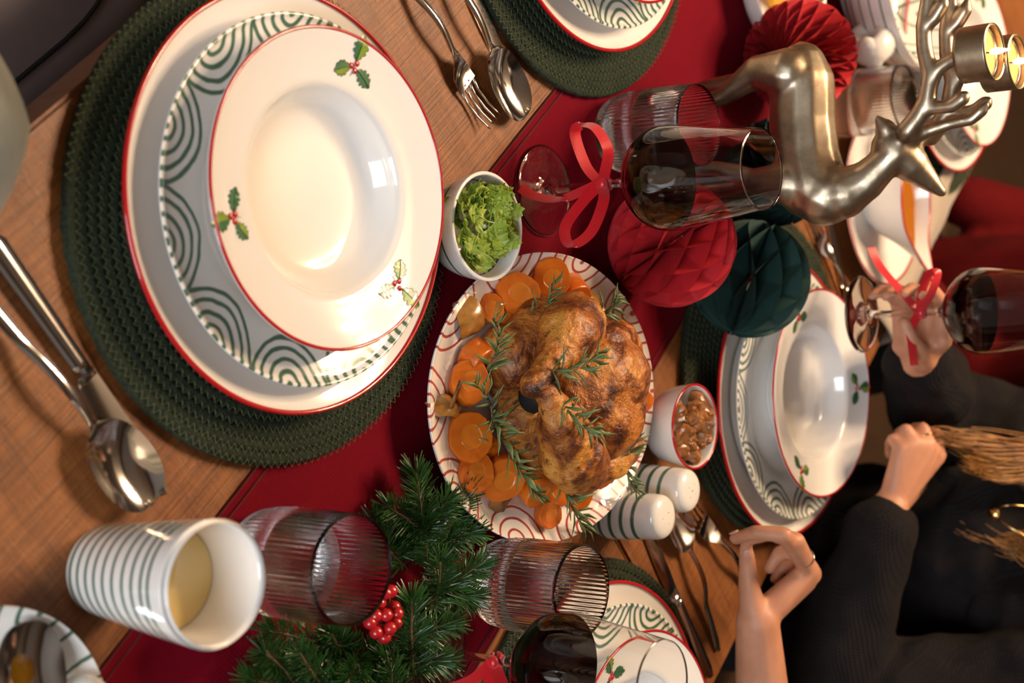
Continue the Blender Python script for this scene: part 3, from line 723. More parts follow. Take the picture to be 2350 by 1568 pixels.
bow(w2, [([(0, -.008, .073), (-.020, -.014, .058), (-.052, -.012, .030), (-.075, -.01, .018)], ((.2, -.6, .8), (.2, -.6, .8))), ([(0, -.008, .073), (.018, -.016, .066), (.040, -.018, .068), (.058, -.018, .070)], ((.0, -.4, .9), (0, -.4, .9))),
         ([(0, -.008, .073), (-.02, -.014, .078), (-.042, -.015, .088), (-.042, -.012, .096), (-.02, -.012, .088), (0, -.007, .073)], ((.1, -.7, .7), (.1, -.7, .7)))])

# ---------------------------------------------------------------- cutlery
def bar_rows(st):
    """st: (x, halfwidth, ztop, thickness, cup depth)"""
    mb = MB(); T = []; Bm = []
    for x, hw, zt, th, dp in st:
        rt_ = []; rb = []
        for k in range(9):
            y = k / 4 - 1; yy = hw * y; zz = zt - dp * (1 - y * y) if dp > 0 else zt - (-dp) * y * y
            rt_.append(V((x, yy, zz))); rb.append(V((x, yy, zz - th * (1 - .75 * abs(y) ** 3))))
        T.append(rt_); Bm.append(rb)
    mb.grid([r[::-1] for r in T]); mb.grid(Bm); mb.grid([[r[0] for r in T], [r[0] for r in Bm]]); mb.grid([[r[-1] for r in Bm], [r[-1] for r in T]])
    mb.grid([T[0], Bm[0]]); mb.grid([Bm[-1], T[-1]]); return mb
def handle(x0, L, z0, hw0=.0032, hw1=.0052):
    return [(x0 - L * u, hw0 + (hw1 - hw0) * min(1, u * 1.15) - (.003 if u > .985 else 0), z0 + .006 * sin(pi * min(1, u * 1.9)) * (u < .53) - (z0 - .0042) * u, .0040, -.0012) for u in [i / 22 for i in range(23)]]
def spoon(L=.210, lb=.074, w_=.0240):
    st = []
    for i in range(25):
        u = (1 - cos(pi * i / 24 * .62)) / (1 - cos(pi * .62)); t = 1 - u; hw = w_ * math.sqrt(max(.0, 1 - abs(2 * (u ** .88) - 1) ** 2.2)) + .0006 if u < .97 else .0045
        if u > .86: hw = max(hw, .0040)
        st.append((-lb * u, max(hw, .0006), .0118 + .003 * max(0, u - .8) * 5 * .2, .0012 + .002 * max(0, u - .85) * 6, .0098 * max(.0, sin(pi * min(1, u * 1.05 + .02))) ** .8))
    return bar_rows(st + handle(-lb - .004, L - lb, .0135))
def fork(L=.20):
    mb = bar_rows([(-.043, .0128, .0060, .0018, .0001), (-.050, .0130, .0055, .0018, .0012), (-.058, .0125, .0062, .0020, .0014), (-.066, .0090, .0088, .0022, .001), (-.072, .0056, .0116, .0028, .0003), (-.078, .0036, .0132, .0034, -.0006)] + handle(-.082, L - .082, .0137))
    for k in range(4):
        y = -.0108 + .0072 * k
        mb.tube([(-.046, y, .0047), (-.030, y * .98, .0030), (-.014, y * .96, .0052), (-.004, y * .95, .0085), (0, y * .95, .0100)], [.0018, .0016, .0014, .0011, .0005], 8, True, .7, (0, 0, 1))
    return mb
def knife(L=.225):
    mb = MB(); N = 18; up_ = []; lo = []
    for i in range(N + 1):
        u = i / N; x = -.108 * u; top = .0085 * min(1, (u * 6) ** .6); bot = -.0105 * sin(pi * min(.5, u * .8 + .03)) ** .6 * (1 - .25 * max(0, u - .75) * 4 * .6)
        up_.append(V((x, top * (.55 + .45 * min(1, u * 2)), .0022))); lo.append(V((x, bot, .0014)))
    a = [up_, lo]; a2 = [[p + V((0, 0, -.0010)) for p in lo], [p + V((0, 0, -.0014)) for p in up_]]
    mb.grid([up_, [(p + q) / 2 + V((0, 0, .0004)) for p, q in zip(up_, lo)], lo]); mb.grid([a2[0], a2[1]]); mb.grid([lo, a2[0]]); mb.grid([a2[1], up_])
    st = [(-.104, .0080, .0030, .0022, -.0004), (-.109, .0078, .0042, .0036, -.001), (-.112, .0062, .0070, .0062, -.002)] + [(-.112 - (L - .112) * u, .0062 + .0022 * u - (.004 if u > .98 else 0), .0078, .0074, -.0026) for u in [i / 14 for i in range(15)]]
    h = bar_rows(st); n = len(mb.v); mb.v += h.v; mb.f += [tuple(q + n for q in f_) for f_ in h.f]; mb.mi += h.mi; return mb
SPN, FRK, KNF = spoon(), fork(), knife()
csrc = {}
def cutlery(kind, tip, far, z, label, roll=0, z1=None):
    a, b = G(*tip, z + .006), G(*far, z + .006); d = (a - b); d.z = 0
    nm = {'spoon': 'spoon', 'fork': 'fork', 'knife': 'knife'}[kind]
    o = {'spoon': SPN, 'fork': FRK, 'knife': KNF}[kind].build(nm, 'steel') if kind not in csrc else share(nm, csrc[kind])
    csrc.setdefault(kind, o); o.location = (a.x, a.y, z); o.rotation_euler = (roll, 0, math.atan2(d.y, d.x)); tag(o, label, kind, 'steel cutlery')
    return o
cutlery('spoon', (345, 1150), (0, 726), .0035, 'large shiny soup spoon on bare wood left of the nearest placemat')
cutlery('knife', (392, 1132), (0, 572), .0008, 'shiny table knife partly under the big soup spoon', roll=0)
cutlery('fork', (1128, 280), (955, 0), .0008, 'fork with four tines on wood between the two upper placemats')
cutlery('spoon', (1198, 268), (1058, 0), .003, 'soup spoon lying over a knife blade at the top edge')
cutlery('knife', (1178, 172), (1092, -20), .0008, 'knife with its blade under the spoon at the top edge')
cutlery('fork', (1575, 1150), (1700, 1318), .0008, 'fork reaching under the pinching hand beside the green placemat')
cutlery('spoon', (1528, 1130), (1655, 1492), .0008, 'dark reflecting spoon standing out behind the front shaker', 0)
cutlery('knife', (1478, 1190), (1640, 1568), .0008, 'knife along the bottom placemat below the spoon')
cutlery('fork', (1862, 480), (1945, 715), .0008, 'blurred fork in the distance left of the gravy boat saucer')
cutlery('knife', (1900, 470), (1954, 705), .0008, 'blurred knife in the distance touching the gravy boat saucer')

# ---------------------------------------------------------------- swirl dish with spoon, bottom left corner
dd = thing('swirl_dish', (.249, .509, .0), 0, 'small white dish with green swirls in the bottom left corner', 'dish')
ceramic('dish', spline_prof([(0, .006), (.05, .006), (.062, .0075), (.078, .013), (.0885, .0205), (.0895, .0212), (.0902, .0203), (.089, .018), (.078, .0095), (.058, .0015), (.054, 0), (.048, 0), (.046, .0016), (0, .0016)], 3), 'green_swirl_dish', dd, n=112)
o = cutlery('spoon', (48, 1428), (66, 1700), .0115, 'spoon with amber honey resting on the swirl dish in the corner', 0); o.rotation_euler.y = .10
a = G(40, 1548, .014); m = MB(); m.ell((0, 0, 0), (.014, .011, .0030), None, 16, 8); h_ = tag(m.build('honey_drop', 'honey'), 'amber honey pooled in the corner spoon', 'honey'); h_.location = (a.x, a.y, .0166)
pt = thing('sugar_pot', (*G(190, 1612, .02).xy, .0068), 0, 'small rounded white pot on the swirl dish, cut by the bottom edge', 'pot')
ceramic('body', spline_prof([(0, 0), (.012, 0), (.016, .004), (.0185, .012), (.017, .020), (.013, .0245)], 3), 'white_ceramic', pt, n=48)
ceramic('lid', spline_prof([(.0130, .0240), (.0135, .0255), (.011, .0300), (.006, .0325), (0, .0332)], 3), 'white_ceramic', pt, n=48)

# ---------------------------------------------------------------- honeycomb paper balls
def honeycomb(c, r, axis, mat, label, n=26, rows=5, spin=0):
    t = thing('honeycomb_ball', c, 0, label, 'paper ball', 'honeycomb paper balls'); t.rotation_euler = V(axis).to_track_quat('Z', 'Y').to_euler()
    mb = MB(); D = 2 * pi / n
    tri = lambda u: 1 - 4 * abs((u % 1) - .5)
    for i in range(n):
        sg = 1 if i % 2 else -1; rows_ = []
        for j in range(91):
            ph = pi * j / 90; amp = .49 * D * sg * tri(ph / pi * rows + .25) * min(1, sin(ph) * 3)
            row = []
            for k in range(6):
                rho = r * (.18 + .82 * k / 5); az = i * D + amp * (.25 + .75 * k / 5) + spin
                row.append(V((rho * sin(ph) * cos(az), rho * sin(ph) * sin(az), rho * cos(ph))))
            rows_.append(row)
        mb.grid(rows_)
    o = mb.build('paper_leaves', mat, t); return t
hr1 = honeycomb((-.094, 1.238, .0655), .0635, (-.55, .35, .74), 'paper_red', 'red honeycomb paper ball between the wine glass and the chicken platter', 28, 4)
hg1 = honeycomb((-.062, 1.392, .0655), .0635, (.80, -.42, -.10), 'paper_green', 'dark green honeycomb paper ball touching the holly plate stack', 24, 3)
hr2 = honeycomb((-.318, 1.515, .0655), .0640, (.14, -.97, .10), 'paper_red', 'red honeycomb paper ball behind the reindeer rump', 40, 4)
hg2 = honeycomb((-.182, 1.462, .0620), .0605, (.5, -.5, .7), 'paper_green', 'dark green honeycomb paper ball half hidden under the reindeer chest', 36, 5)
for hb_ in (hr1, hg1, hr2, hg2):
    m = MB(); m.ell((0, 0, .0118 + .0005), (.0016, .0016, .0016), None, 8, 5); m.build('clip', 'gold_cord', hb_)

# ---------------------------------------------------------------- reindeer candle holder
def PY(px, py, Y):
    d = r2 * (py - 784) + u2 * (px - 1175) + fw * FPX; t = Y / d.y; return V((0, 0, CAMZ)) + d * t
deer = thing('reindeer_candle_holder', (-.2, 1.34, .002), 0, 'antique silver reindeer figure carrying two tealight cups on its antlers', 'candle holder')
Y0 = 1.34; mb = MB(); dl = V((-.2, 1.34, .002)); D = lambda x, y, z: V((x, y, z))
bodyp = [(D(-.268, Y0, .158), .026), (D(-.252, Y0, .158), .033), (D(-.215, Y0, .157), .0335), (D(-.180, Y0, .160), .034), (D(-.152, Y0, .166), .036), (D(-.140, Y0, .180), .032), (D(-.140, Y0, .200), .0265), (D(-.150, Y0 + .004, .222), .020), (D(-.165, Y0 + .006, .240), .0165), (D(-.176, Y0 + .008, .252), .0165)]
for (a, ra), (b, rb) in zip(bodyp, bodyp[1:]): mb.cap(a, ra, b, rb)
mz = PY(2160, 441, 1.386); sk = PY(2050, 340, 1.352)
mb.cap(sk, .0220, sk.lerp(mz, .35), .0185); mb.cap(sk.lerp(mz, .35), .0185, sk.lerp(mz, .75), .0105); mb.cap(sk.lerp(mz, .75), .0105, mz, .0056)
mb.cap(D(-.284, Y0, .168), .008, D(-.290, Y0, .158), .006)
for sy in (-1, 1):
    yy = Y0 + sy * .017
    mb.cap(D(-.262, yy, .150), .026, D(-.268, yy, .118), .017); mb.cap(D(-.268, yy, .118), .017, D(-.258 - .010 * sy, yy, .078), .0095); mb.cap(D(-.258 - .010 * sy, yy, .078), .0095, D(-.250 - .016 * sy, yy, .012), .0065); mb.cap(D(-.250 - .016 * sy, yy, .012), .0068, D(-.246 - .016 * sy, yy, .008), .0078)
    mb.cap(D(-.152, yy, .150), .024, D(-.158, yy, .110), .0130); mb.cap(D(-.158, yy, .110), .0130, D(-.164 + .01 * sy, yy, .070), .0085); mb.cap(D(-.164 + .01 * sy, yy, .070), .0085, D(-.168 + .012 * sy, yy, .012), .0062); mb.cap(D(-.168 + .012 * sy, yy, .012), .0066, D(-.163 + .012 * sy, yy, .008), .0076)
# ears
er = PY(2022, 283, 1.336); eb = PY(2048, 318, 1.345); mb.cap(eb, .009, eb.lerp(er, .6), .0105); mb.cap(eb.lerp(er, .6), .0105, er + (er - eb) * .25, .0045)
er2 = PY(2062, 296, 1.375); mb.cap(sk + V((0, .012, .006)), .007, er2, .005)
def antler(off, Y):
    q = lambda x, y: PY(x + off[0], y + off[1], Y)
    def br(pts, rs):
        pts = [q(*p) for p in pts]
        for a, b, ra, rb in zip(pts, pts[1:], rs, rs[1:]): mb.cap(a, ra * 1.22, b, rb * 1.22)
    br([(2082, 300), (2108, 268), (2127, 232), (2136, 175), (2122, 115), (2119, 60), (2128, 0), (2142, -48)], [.0085, .0078, .0075, .0070, .0066, .0062, .0056, .0036])
    br([(2130, 205), (2150, 160), (2175, 142), (2212, 126)], [.0065, .0060, .0058, .0066])
    br([(2124, 246), (2150, 248), (2185, 243), (2208, 226), (2216, 218)], [.0068, .0056, .0058, .0062, .0036])
    br([(2122, 62), (2145, 40), (2162, 12), (2168, -8)], [.0058, .0060, .0060, .0034])
antler((0, 0), 1.335); antler((52, 12), 1.383)
b1 = [PY(2092, 316, 1.35), PY(2130, 300, 1.355), PY(2180, 284, 1.36), PY(2228, 274, 1.362), PY(2252, 254, 1.364), PY(2264, 240, 1.364)]
for a, b, ra, rb in zip(b1, b1[1:], [.0085, .0068, .006, .0062, .0066], [.0068, .006, .0062, .0066, .0038]): mb.cap(a, ra, b, rb)
mb.cap(sk + V((0, .004, .012)), .012, PY(2090, 300, 1.345), .009); mb.cap(sk + V((0, .012, .012)), .010, PY(2130, 300, 1.375), .008)
mb.v = [v - dl for v in mb.v]
remesh(mb, 'figure', 'antique_silver', deer, .0022, 7, .5)
cups = []
for (x, y, Y) in ((2281, 118, 1.330), (2334, 141, 1.380)):
    top = PY(x, y, Y); c0 = top - dl; h = .030
    v, f = lathe(spline_prof([(0, -h + .004), (.0235, -h + .004), (.0240, -.001), (.0246, 0), (.0256, 0), (.0260, -.001), (.0258, -h + .004), (.0245, -h + .0008), (.012, -h - .001), (0, -h - .002)], 2), 64)
    o = obj('candle_cup', [V(p) + c0 for p in v], f, 'antique_silver', deer)
    cups.append(top)
for top, lab in zip(cups, ('lit tealight in the nearer silver antler cup', 'lit tealight in the farther silver antler cup at the right edge')):
    t = thing('tealight', top + V((0, 0, -.0255)), 0, lab, 'candle', 'tealights')
    v, f = lathe([(0, 0), (.0218, 0), (.0225, .0008), (.0225, .0205), (.0219, .0208), (.0215, .0203), (.0215, .001), (0, .001)], 48); obj('tin', v, f, 'tin', t)
    v, f = lathe([(0, .0012), (.0213, .0012), (.0213, .0190), (.020, .0192), (.008, .0186), (0, .0184)], 48); obj('wax', v, f, 'wax', t)
    m = MB(); m.tube([(0, 0, .0155), (.0004, 0, .020), (.001, 0, .0235)], .0007, 6); m.build('wick', 'wick', t)
    v, f = lathe(spline_prof([(0, .0212), (.0018, .0225), (.0031, .0260), (.0030, .0295), (.0018, .0350), (.0007, .0395), (0, .0420)], 3), 20); obj('flame', v, f, 'flame', t)
    l = lamp('candle_light', 'POINT', (0, 0, .034), .06, (1, .44, .11), .004); l.parent = t

# ---------------------------------------------------------------- fir branch and berries
def fir(p0, p1, z0, z1, label, n=150, L=.019, spread=1.0, sub=()):
    a, b = G(*p0, z0), G(*p1, z1); t = thing('fir_twig', a, 0, label, 'fir twig', 'fir twigs on the runner')
    st = MB(); nd_ = MB(); rnd = random.Random(p0[0] * 7 + p0[1])
    def shoot(o, d, n, L):
        side = d.cross(V((0, 0, 1))).normalized(); cl = catm([o, o + d * .5 + side * rnd.uniform(-.004, .004), o + d], 6); dn = d.normalized(); u0 = side.cross(dn).normalized()
        st.tube(cl, [.0014 - .0008 * i / len(cl) for i in range(len(cl))], 5)
        for k in range(n):
            u = (k + rnd.random() * .6) / n; q = cl[min(int(u * (len(cl) - 1)), len(cl) - 1)].lerp(cl[min(int(u * (len(cl) - 1)) + 1, len(cl) - 1)], (u * (len(cl) - 1)) % 1); ang = k * 2.399 + rnd.uniform(-.3, .3)
            rad = side * cos(ang) + u0 * sin(ang) * .75; fwd = .35 + .75 * u ** 3 + rnd.uniform(-.1, .15); dr = (rad + dn * fwd).normalized(); l = L * rnd.uniform(.75, 1.1) * (1 - .2 * u ** 4)
            if (q + dr * l + a).z < .004: dr.z = abs(dr.z) * .3; dr.normalize()
            e = q + dr * l + dn * l * .12; w_ = dr.cross(V((rnd.uniform(-.4, .4), rnd.uniform(-.4, .4), 1))).normalized() * .00085; nn = dr.cross(w_).normalized() * .0003; m_ = q.lerp(e, .55)
            nd_.add([q, m_ - w_, m_ + nn, m_ + w_, m_ - nn, e - w_ * .55, e + w_ * .55], [(0, 1, 2), (0, 2, 3), (0, 3, 4), (0, 4, 1), (1, 5, 2), (2, 5, 6), (2, 6, 3), (3, 6, 4), (4, 6, 5), (4, 5, 1)])
    shoot(V((0, 0, 0)), b - a, int(n * 1.5), L * 1.08)
    for (u, q, zq, nn_) in sub:
        o = (b - a) * u; shoot(o, G(*q, zq) - a - o, int(nn_ * 1.5), L)
    st.build('stem', 'twig_brown', t); x = nd_.build('needles', 'fir_needle', t, False); x['kind'] = 'stuff'
fir((985, 1300), (955, 1085), .022, .030, 'fir twig tip pointing at the chicken platter', 210, .020, 1, ((.35, (890, 1165), .022, 110), (.4, (1030, 1140), .030, 110)))
fir((1000, 1300), (1075, 1130), .018, .024, 'fir twig crossing below the platter rim', 150, .019, 1, ((.3, (1090, 1225), .026, 110),))
fir((975, 1390), (1105, 1295), .020, .030, 'fir twig reaching towards the second ribbed glass', 170, .020, 1, ((.4, (1085, 1370), .028, 110), (.2, (1010, 1290), .04, 90)))
fir((950, 1560), (945, 1380), .026, .038, 'long fir twig running beside the red berries', 190, .020, 1, ((.2, (1030, 1520), .030, 120), (.5, (1045, 1430), .030, 120), (.3, (880, 1510), .03, 100)))
fir((830, 1600), (575, 1560), .018, .020, 'fir twig at the lower left end, tips towards the cup', 170, .021, 1, ((.3, (690, 1500), .034, 110), (.6, (610, 1500), .026, 110)))
fir((880, 1520), (620, 1448), .016, .024, 'fir twig just below the first ribbed glass', 170, .020, 1, ((.35, (760, 1455), .026, 100), (.25, (800, 1560), .040, 110)))
fir((1000, 1640), (820, 1600), .024, .040, 'fir twig at the bottom edge of the photo', 130, .021, 1, ((.5, (900, 1545), .04, 110), (.6, (760, 1568), .03, 110)))
fir((930, 1300), (860, 1200), .012, .018, 'fir twig tucked behind the first ribbed glass rim', 120, .019, 1, ((.3, (985, 1205), .030, 100),))
bs = thing('berry_sprig', G(880, 1430, .02), 0, 'cluster of glossy red berries on the fir branch', 'berries'); bo = G(880, 1430, .02)
for i, (x, y, z) in enumerate(((897, 1357, .040), (884, 1362, .038), (870, 1385, .036), (862, 1413, .040), (886, 1412, .043), (911, 1408, .040), (905, 1394, .036), (849, 1430, .038), (908, 1430, .040), (863, 1452, .040), (895, 1442, .044), (882, 1463, .038), (890, 1450, .036))):
    m = MB(); m.ell((0, 0, 0), .0055, None, 14, 9)
    for v in m.v: v += v.normalized() * .00025 * noise.noise(v * 900)
    o = m.build('berry', 'berry_red', bs); o.location = G(x, y, z) - bo
    m2 = MB(); m2.tube([o.location, o.location * .5 + V((0, 0, .002)), V((0, 0, 0))], .0006, 5); m2.build('stalk', 'twig_brown', bs)

# ---------------------------------------------------------------- far dishes
tu = thing('striped_tureen', (-.452, 1.80, .004), -.75, 'large white bowl with green stripes and a curled handle at the top edge', 'bowl')
ceramic('bowl_outside', spline_prof([(.1175, .0925), (.1185, .0915), (.1160, .075), (.108, .048), (.090, .022), (.068, .009), (.060, .006), (.058, 0), (.050, 0), (.048, .004), (0, .004)], 3), 'bowl_stripes', tu)
ceramic('bowl_inside', spline_prof([(0, .009), (.058, .010), (.086, .026), (.103, .050), (.1115, .076), (.1145, .0918), (.1160, .0930), (.1175, .0925)], 3), 'green_swirl_bowl', tu)
m = MB(); m.tube(catm([(.104, 0, .040), (.120, 0, .034), (.140, 0, .048), (.142, 0, .066), (.126, 0, .074), (.112, 0, .068)], 6), .0115, 12, True, 1.6, (0, 1, 0)); m.build('handle', 'white_ceramic', tu)
m = MB(); m.ell((.143, 0, .060), (.012, .024, .016), None, 16, 10); m.build('handle_knob', 'white_ceramic', tu)
od = thing('side_dish', (-.412, 1.545, .003), 0, 'shallow green patterned dish of orange slices cut by the top edge', 'dish')
ceramic('dish', spline_prof([(0, .006), (.048, .006), (.070, .018), (.084, .036), (.0855, .0372), (.0865, .036), (.073, .013), (.054, .001), (.05, 0), (.044, 0), (0, .002)], 3), 'green_swirl_bowl', od)
for k in range(9):
    a = k * .7; m = MB(); m.ell((0, 0, 0), (.022, .016, .009), None, 14, 8); o = m.build('orange_slice', 'orange_food'); o.location = (-.412 + .040 * cos(a) * (k > 0), 1.545 + .040 * sin(a) * (k > 0), .036 + .006 * (k % 2)); o.rotation_euler = (.4 * sin(k), .4 * cos(k * 2), a)
    tag(o, 'orange piece of food heaped in the patterned dish at the top edge', 'food', 'orange pieces in the side dish')
sa = thing('saucer', (-.178, 1.822, .003), 0, 'oval red-rimmed saucer under the gravy boat', 'saucer')
ceramic('dish', spline_prof([(0, .005), (.06, .005), (.075, .008), (.098, .0165), (.112, .0215), (.1130, .0205), (.098, .0135), (.072, .002), (.066, 0), (.06, 0), (0, .002)], 3), 'white_ceramic', sa); ring_tube(.1122, .0210, .0018, 'red_rim', 'red_glaze', sa)
gb = thing('gravy_boat', (-.170, 1.815, .0085), 0, 'white gravy boat with red rim and brown gravy', 'gravy boat')
def boat(scale, dz, zmax=1.0, zoff=0):
    rows_ = []; N = 64
    for j in range(11):
        v_ = j / 10; row = []
        for k in range(N + 1):
            a = 2 * pi * k / N; sp = max(0, cos(a)) ** 6; bk = max(0, -cos(a)) ** 4
            rr = (.022 + .024 * v_ ** .7) * scale; ex = 1.42 + .75 * sp * v_ ** 2 + .10 * bk * v_
            zt = .058 + .020 * sp + .006 * bk
            row.append(V((rr * cos(a) * ex, rr * sin(a) * (1 - .15 * sp), dz + zt * v_ * zmax)))
        rows_.append(row)
    return rows_
bo_ = boat(1, .004); bi = boat(.93, .007, .955); mb = MB(); mb.grid([r_[::-1] for r_ in bo_]); mb.grid(bi); mb.grid([bo_[-1][::-1], bi[-1][::-1]])
mb.add([V((0, 0, .004))] + bo_[0], [(0, k + 1, k + 2) for k in range(64)]); mb.add([V((0, 0, .007))] + bi[0], [(0, k + 2, k + 1) for k in range(64)])
gbo = mb.build('boat', 'white_ceramic', gb)
v, f = lathe([(.018, .0045), (.026, .002), (.027, 0), (.020, 0)], 48, .8); obj('foot', v, f, 'white_ceramic', gb)
m = MB(); m.tube([(p + q) / 2 for p, q in zip(bo_[-1], bi[-1])], .0017, 8, False); m.build('red_rim', 'red_glaze', gb)
m = MB(); lv = bi[7]; m.add([V((0, 0, lv[0].z))] + lv, [(0, k + 1, k + 2) for k in range(64)]); m.build('gravy', 'gravy', gb)
m = MB(); m.tube(catm([(-.060, 0, .052), (-.085, 0, .060), (-.098, 0, .040), (-.080, 0, .022), (-.046, 0, .022)], 6), .0055, 10); m.build('handle', 'white_ceramic', gb)

# ---------------------------------------------------------------- napkin over the far table edge
mb = MB(); rows_ = []
for i in range(25):
    u = i / 24; row = []
    for k in range(21):
        v_ = k / 20; p = W(1.42 + .40 * u, 1.125 + .20 * v_, 0)
        over = max(0, TN.dot(p) - 1.197); z = .004 + .010 * max(0, noise.noise(V((u * 4, v_ * 3, 2)))) + .012 * sin(v_ * 5 + u * 2) ** 2 * (over == 0) - min(over * 1.4, .2)
        if over: p = p - TN * over * .55
        row.append(V((p.x, p.y, z)))
    rows_.append(row)
mb.grid(rows_); o = mb.build('napkin', 'linen'); sm = o.modifiers.new('t', 'SOLIDIFY'); sm.thickness = .002; sm.offset = 1
tag(o, 'crumpled off-white linen napkin at the far table edge beside the raised glass', 'napkin')

# ---------------------------------------------------------------- chair and cushion in the corner
chr_ = thing('dining_chair', W(.70, .10, -.75), TROT, 'dark leather dining chair pushed under the table corner', 'chair')
mb = MB(); N = 24; top = []; 
def sq(u, hx, hy, e=.28): return V((hx * math.copysign(abs(cos(u)) ** e, cos(u)), hy * math.copysign(abs(sin(u)) ** e, sin(u)), 0))
rings = [(.90, .40), (1.0, .42), (1.0, .455), (.97, .472), (.85, .482), (.5, .487), (.01, .488)]
rows_ = [[sq(2 * pi * k / 48, .235 * s, .23 * s) + V((0, -.0, z)) for k in range(49)] for s, z in rings]
mb.grid(rows_); mb.build('seat', 'dark_leather', chr_)
mb = MB(); mb.tube([sq(2 * pi * k / 48, .19, .185, .5) + V((0, 0, .4855)) for k in range(49)], .0022, 6, False); mb.build('seam', 'dark', chr_)
mb = MB(); mb.box((0, 0, 0), (.018, .018, .20)); lg = mb.build('leg', 'floor_wood', chr_, False); lg.location = (.2, .2, .20)
for q in ((-.2, .2), (.2, -.2), (-.2, -.2)): o = share('leg', lg, chr_); o.location = (*q, .20)
mb = MB(); rows_ = [[sq(2 * pi * k / 48, .22 * s, .03 * s, .5) + V((0, .235 + (z - .48) * .15, z)) for k in range(49)] for s, z in ((.8, .44), (1, .47), (1, .60), (.95, .68), (.7, .70), (.01, .705))]
mb.grid(rows_); mb.build('backrest', 'dark_leather', chr_)
# cushion: rounded pillow standing on the chair
cu = MB(); rows_ = []
for i in range(25):
    row = []
    for k in range(25):
        u, v_ = i / 12 - 1, k / 12 - 1
        row.append((u, v_))
    rows_.append(row)
def pil(sg):
    out = []
    for r_ in rows_:
        o_ = []
        for u, v_ in r_:
            uu, vv = u * math.sqrt(1 - v_ * v_ * .41), v_ * math.sqrt(1 - u * u * .41); th_ = .085 * ((1 - u ** 4) * (1 - v_ ** 4)) ** .5
            o_.append(V((uu * .20, sg * (th_ + .004 * noise.noise(V((u * 3, v_ * 3, 5)))) * (abs(u) < 1 and abs(v_) < 1), vv * .20)))
        out.append(o_)
    return out
cu.grid(pil(1)); cu.grid([r_[::-1] for r_ in pil(-1)])
cush = cu.build('cushion', 'sage_velvet'); tag(cush, 'sage grey velvet cushion with rounded corner at the left edge', 'cushion')
dg_ = V((-.03, .83, .55)).normalized(); cn = V((.145, -.55, .83)); cn = (cn - dg_ * cn.dot(dg_)).normalized(); sd_ = cn.cross(dg_)
ex_, ez_ = (dg_ + sd_).normalized(), (dg_ - sd_).normalized(); cmat = Matrix((ex_, ez_.cross(ex_), ez_)).transposed()
cush.rotation_euler = cmat.to_euler(); cush.scale = (.56, .56, .56); cush.location = V((-.134, .506, .072)) - dg_ * .205 * .56

# ---------------------------------------------------------------- people
def hand(mb, wrist, fingers, thumb, rf=(.0098, .0088, .0080, .0070), rw=.019):
    """fingers: four lists of joints [knuckle, middle, end, tip]"""
    for i, fg in enumerate(fingers):
        k = .86 if i == 3 else 1.0
        mb.cap(wrist.lerp(fg[0], .12), rw * .78, fg[0], .0118 * k)
        for j in range(3): mb.cap(fg[j], rf[j] * k, fg[j + 1], rf[j + 1] * k)
    for a, b in zip(fingers, fingers[1:]): mb.cap(a[0].lerp(b[0], .5), .0115, wrist.lerp(a[0].lerp(b[0], .5), .35), .0140)
    mb.cap(wrist, rw * .95, thumb[0], .0145); mb.cap(thumb[0], .0145, thumb[1], .0112); mb.cap(thumb[1], .0112, thumb[2], .0096); mb.cap(thumb[2], .0096, thumb[3], .0078)
def nail(tip, prev, up_, parent):
    d = (tip - prev).normalized(); u = (V(up_) - d * V(up_).dot(d)).normalized(); s = d.cross(u)
    m = MB(); m.ell((0, 0, 0), (.0062, .0045, .0012), Matrix((d, s, u)).transposed(), 10, 5); o = m.build('nail', 'nail', parent); o.location = tip + u * .0068 - d * .0015
def head(mb, c, fdir):
    f_ = V(fdir).normalized(); s = f_.cross(V((0, 0, 1))).normalized(); u = V((0, 0, 1))
    Rm = Matrix((s, f_, u)).transposed()
    mb.ell(c, (.073, .092, .105), Rm, 20, 14); mb.ell(c + f_ * .030 - u * .060, (.050, .055, .055), Rm, 16, 10)
    mb.cap(c + f_ * .092 + u * .012, .008, c + f_ * .108 - u * .022, .0125); mb.ell(c + f_ * .086 - u * .058, (.023, .012, .010), Rm); mb.ell(c + f_ * .074 - u * .092, (.020, .016, .016), Rm)
    for sg in (-1, 1): mb.ell(c + s * .074 * sg - u * .005, (.010, .018, .030), Rm); mb.ell(c + s * .032 * sg + f_ * .076 + u * .018, (.020, .012, .008), Rm)
    return f_, s, u
def facial(t, c, f_, s, u):
    Rm = Matrix((s, f_, u)).transposed()
    for sg in (-1, 1):
        m = MB(); m.ell((0, 0, 0), (.0125, .010, .0085), Rm, 12, 8); o = m.build('eye', 'eye_white', t); o.location = c + s * .031 * sg + f_ * .083 - u * .001
        m = MB(); m.ell((0, 0, 0), (.0055, .003, .0055), Rm, 10, 6); q = m.build('iris', 'iris', o); q.location = f_ * .0088
    m = MB(); m.ell((0, 0, 0), (.021, .008, .0075), Rm, 14, 8); o = m.build('mouth', 'lips', t); o.location = c + f_ * .093 - u * .058
def locks(t, name, paths, r, seed, n=9, spread=.014):
    mb = MB(); rn = random.Random(seed)
    for pts, cnt in paths:
        ph = rn.random() * 6; fr_ = rn.uniform(.34, .5)
        for k in range(cnt):
            o1 = V((rn.gauss(0, 1), rn.gauss(0, 1), rn.gauss(0, .7))) * spread; p2_ = ph + rn.gauss(0, .35); cl = catm([V(p) + o1 * (1.15 - .75 * i / (len(pts) - 1)) for i, p in enumerate(pts)], 7); L_ = len(cl)
            cl = [p + V((sin(i * fr_ + p2_), cos(i * fr_ * .8 + p2_), sin(i * fr_ * .6 + p2_))) * .0100 * (i / L_) for i, p in enumerate(cl)]
            cl = cl[:int(L_ * rn.uniform(.60, 1))]; L_ = len(cl)
            mb.tube(cl, [r * (1 - .7 * (i / L_) ** 2) for i in range(L_)], 4, False, .6)
    return mb.build(name, 'blond_hair', t)
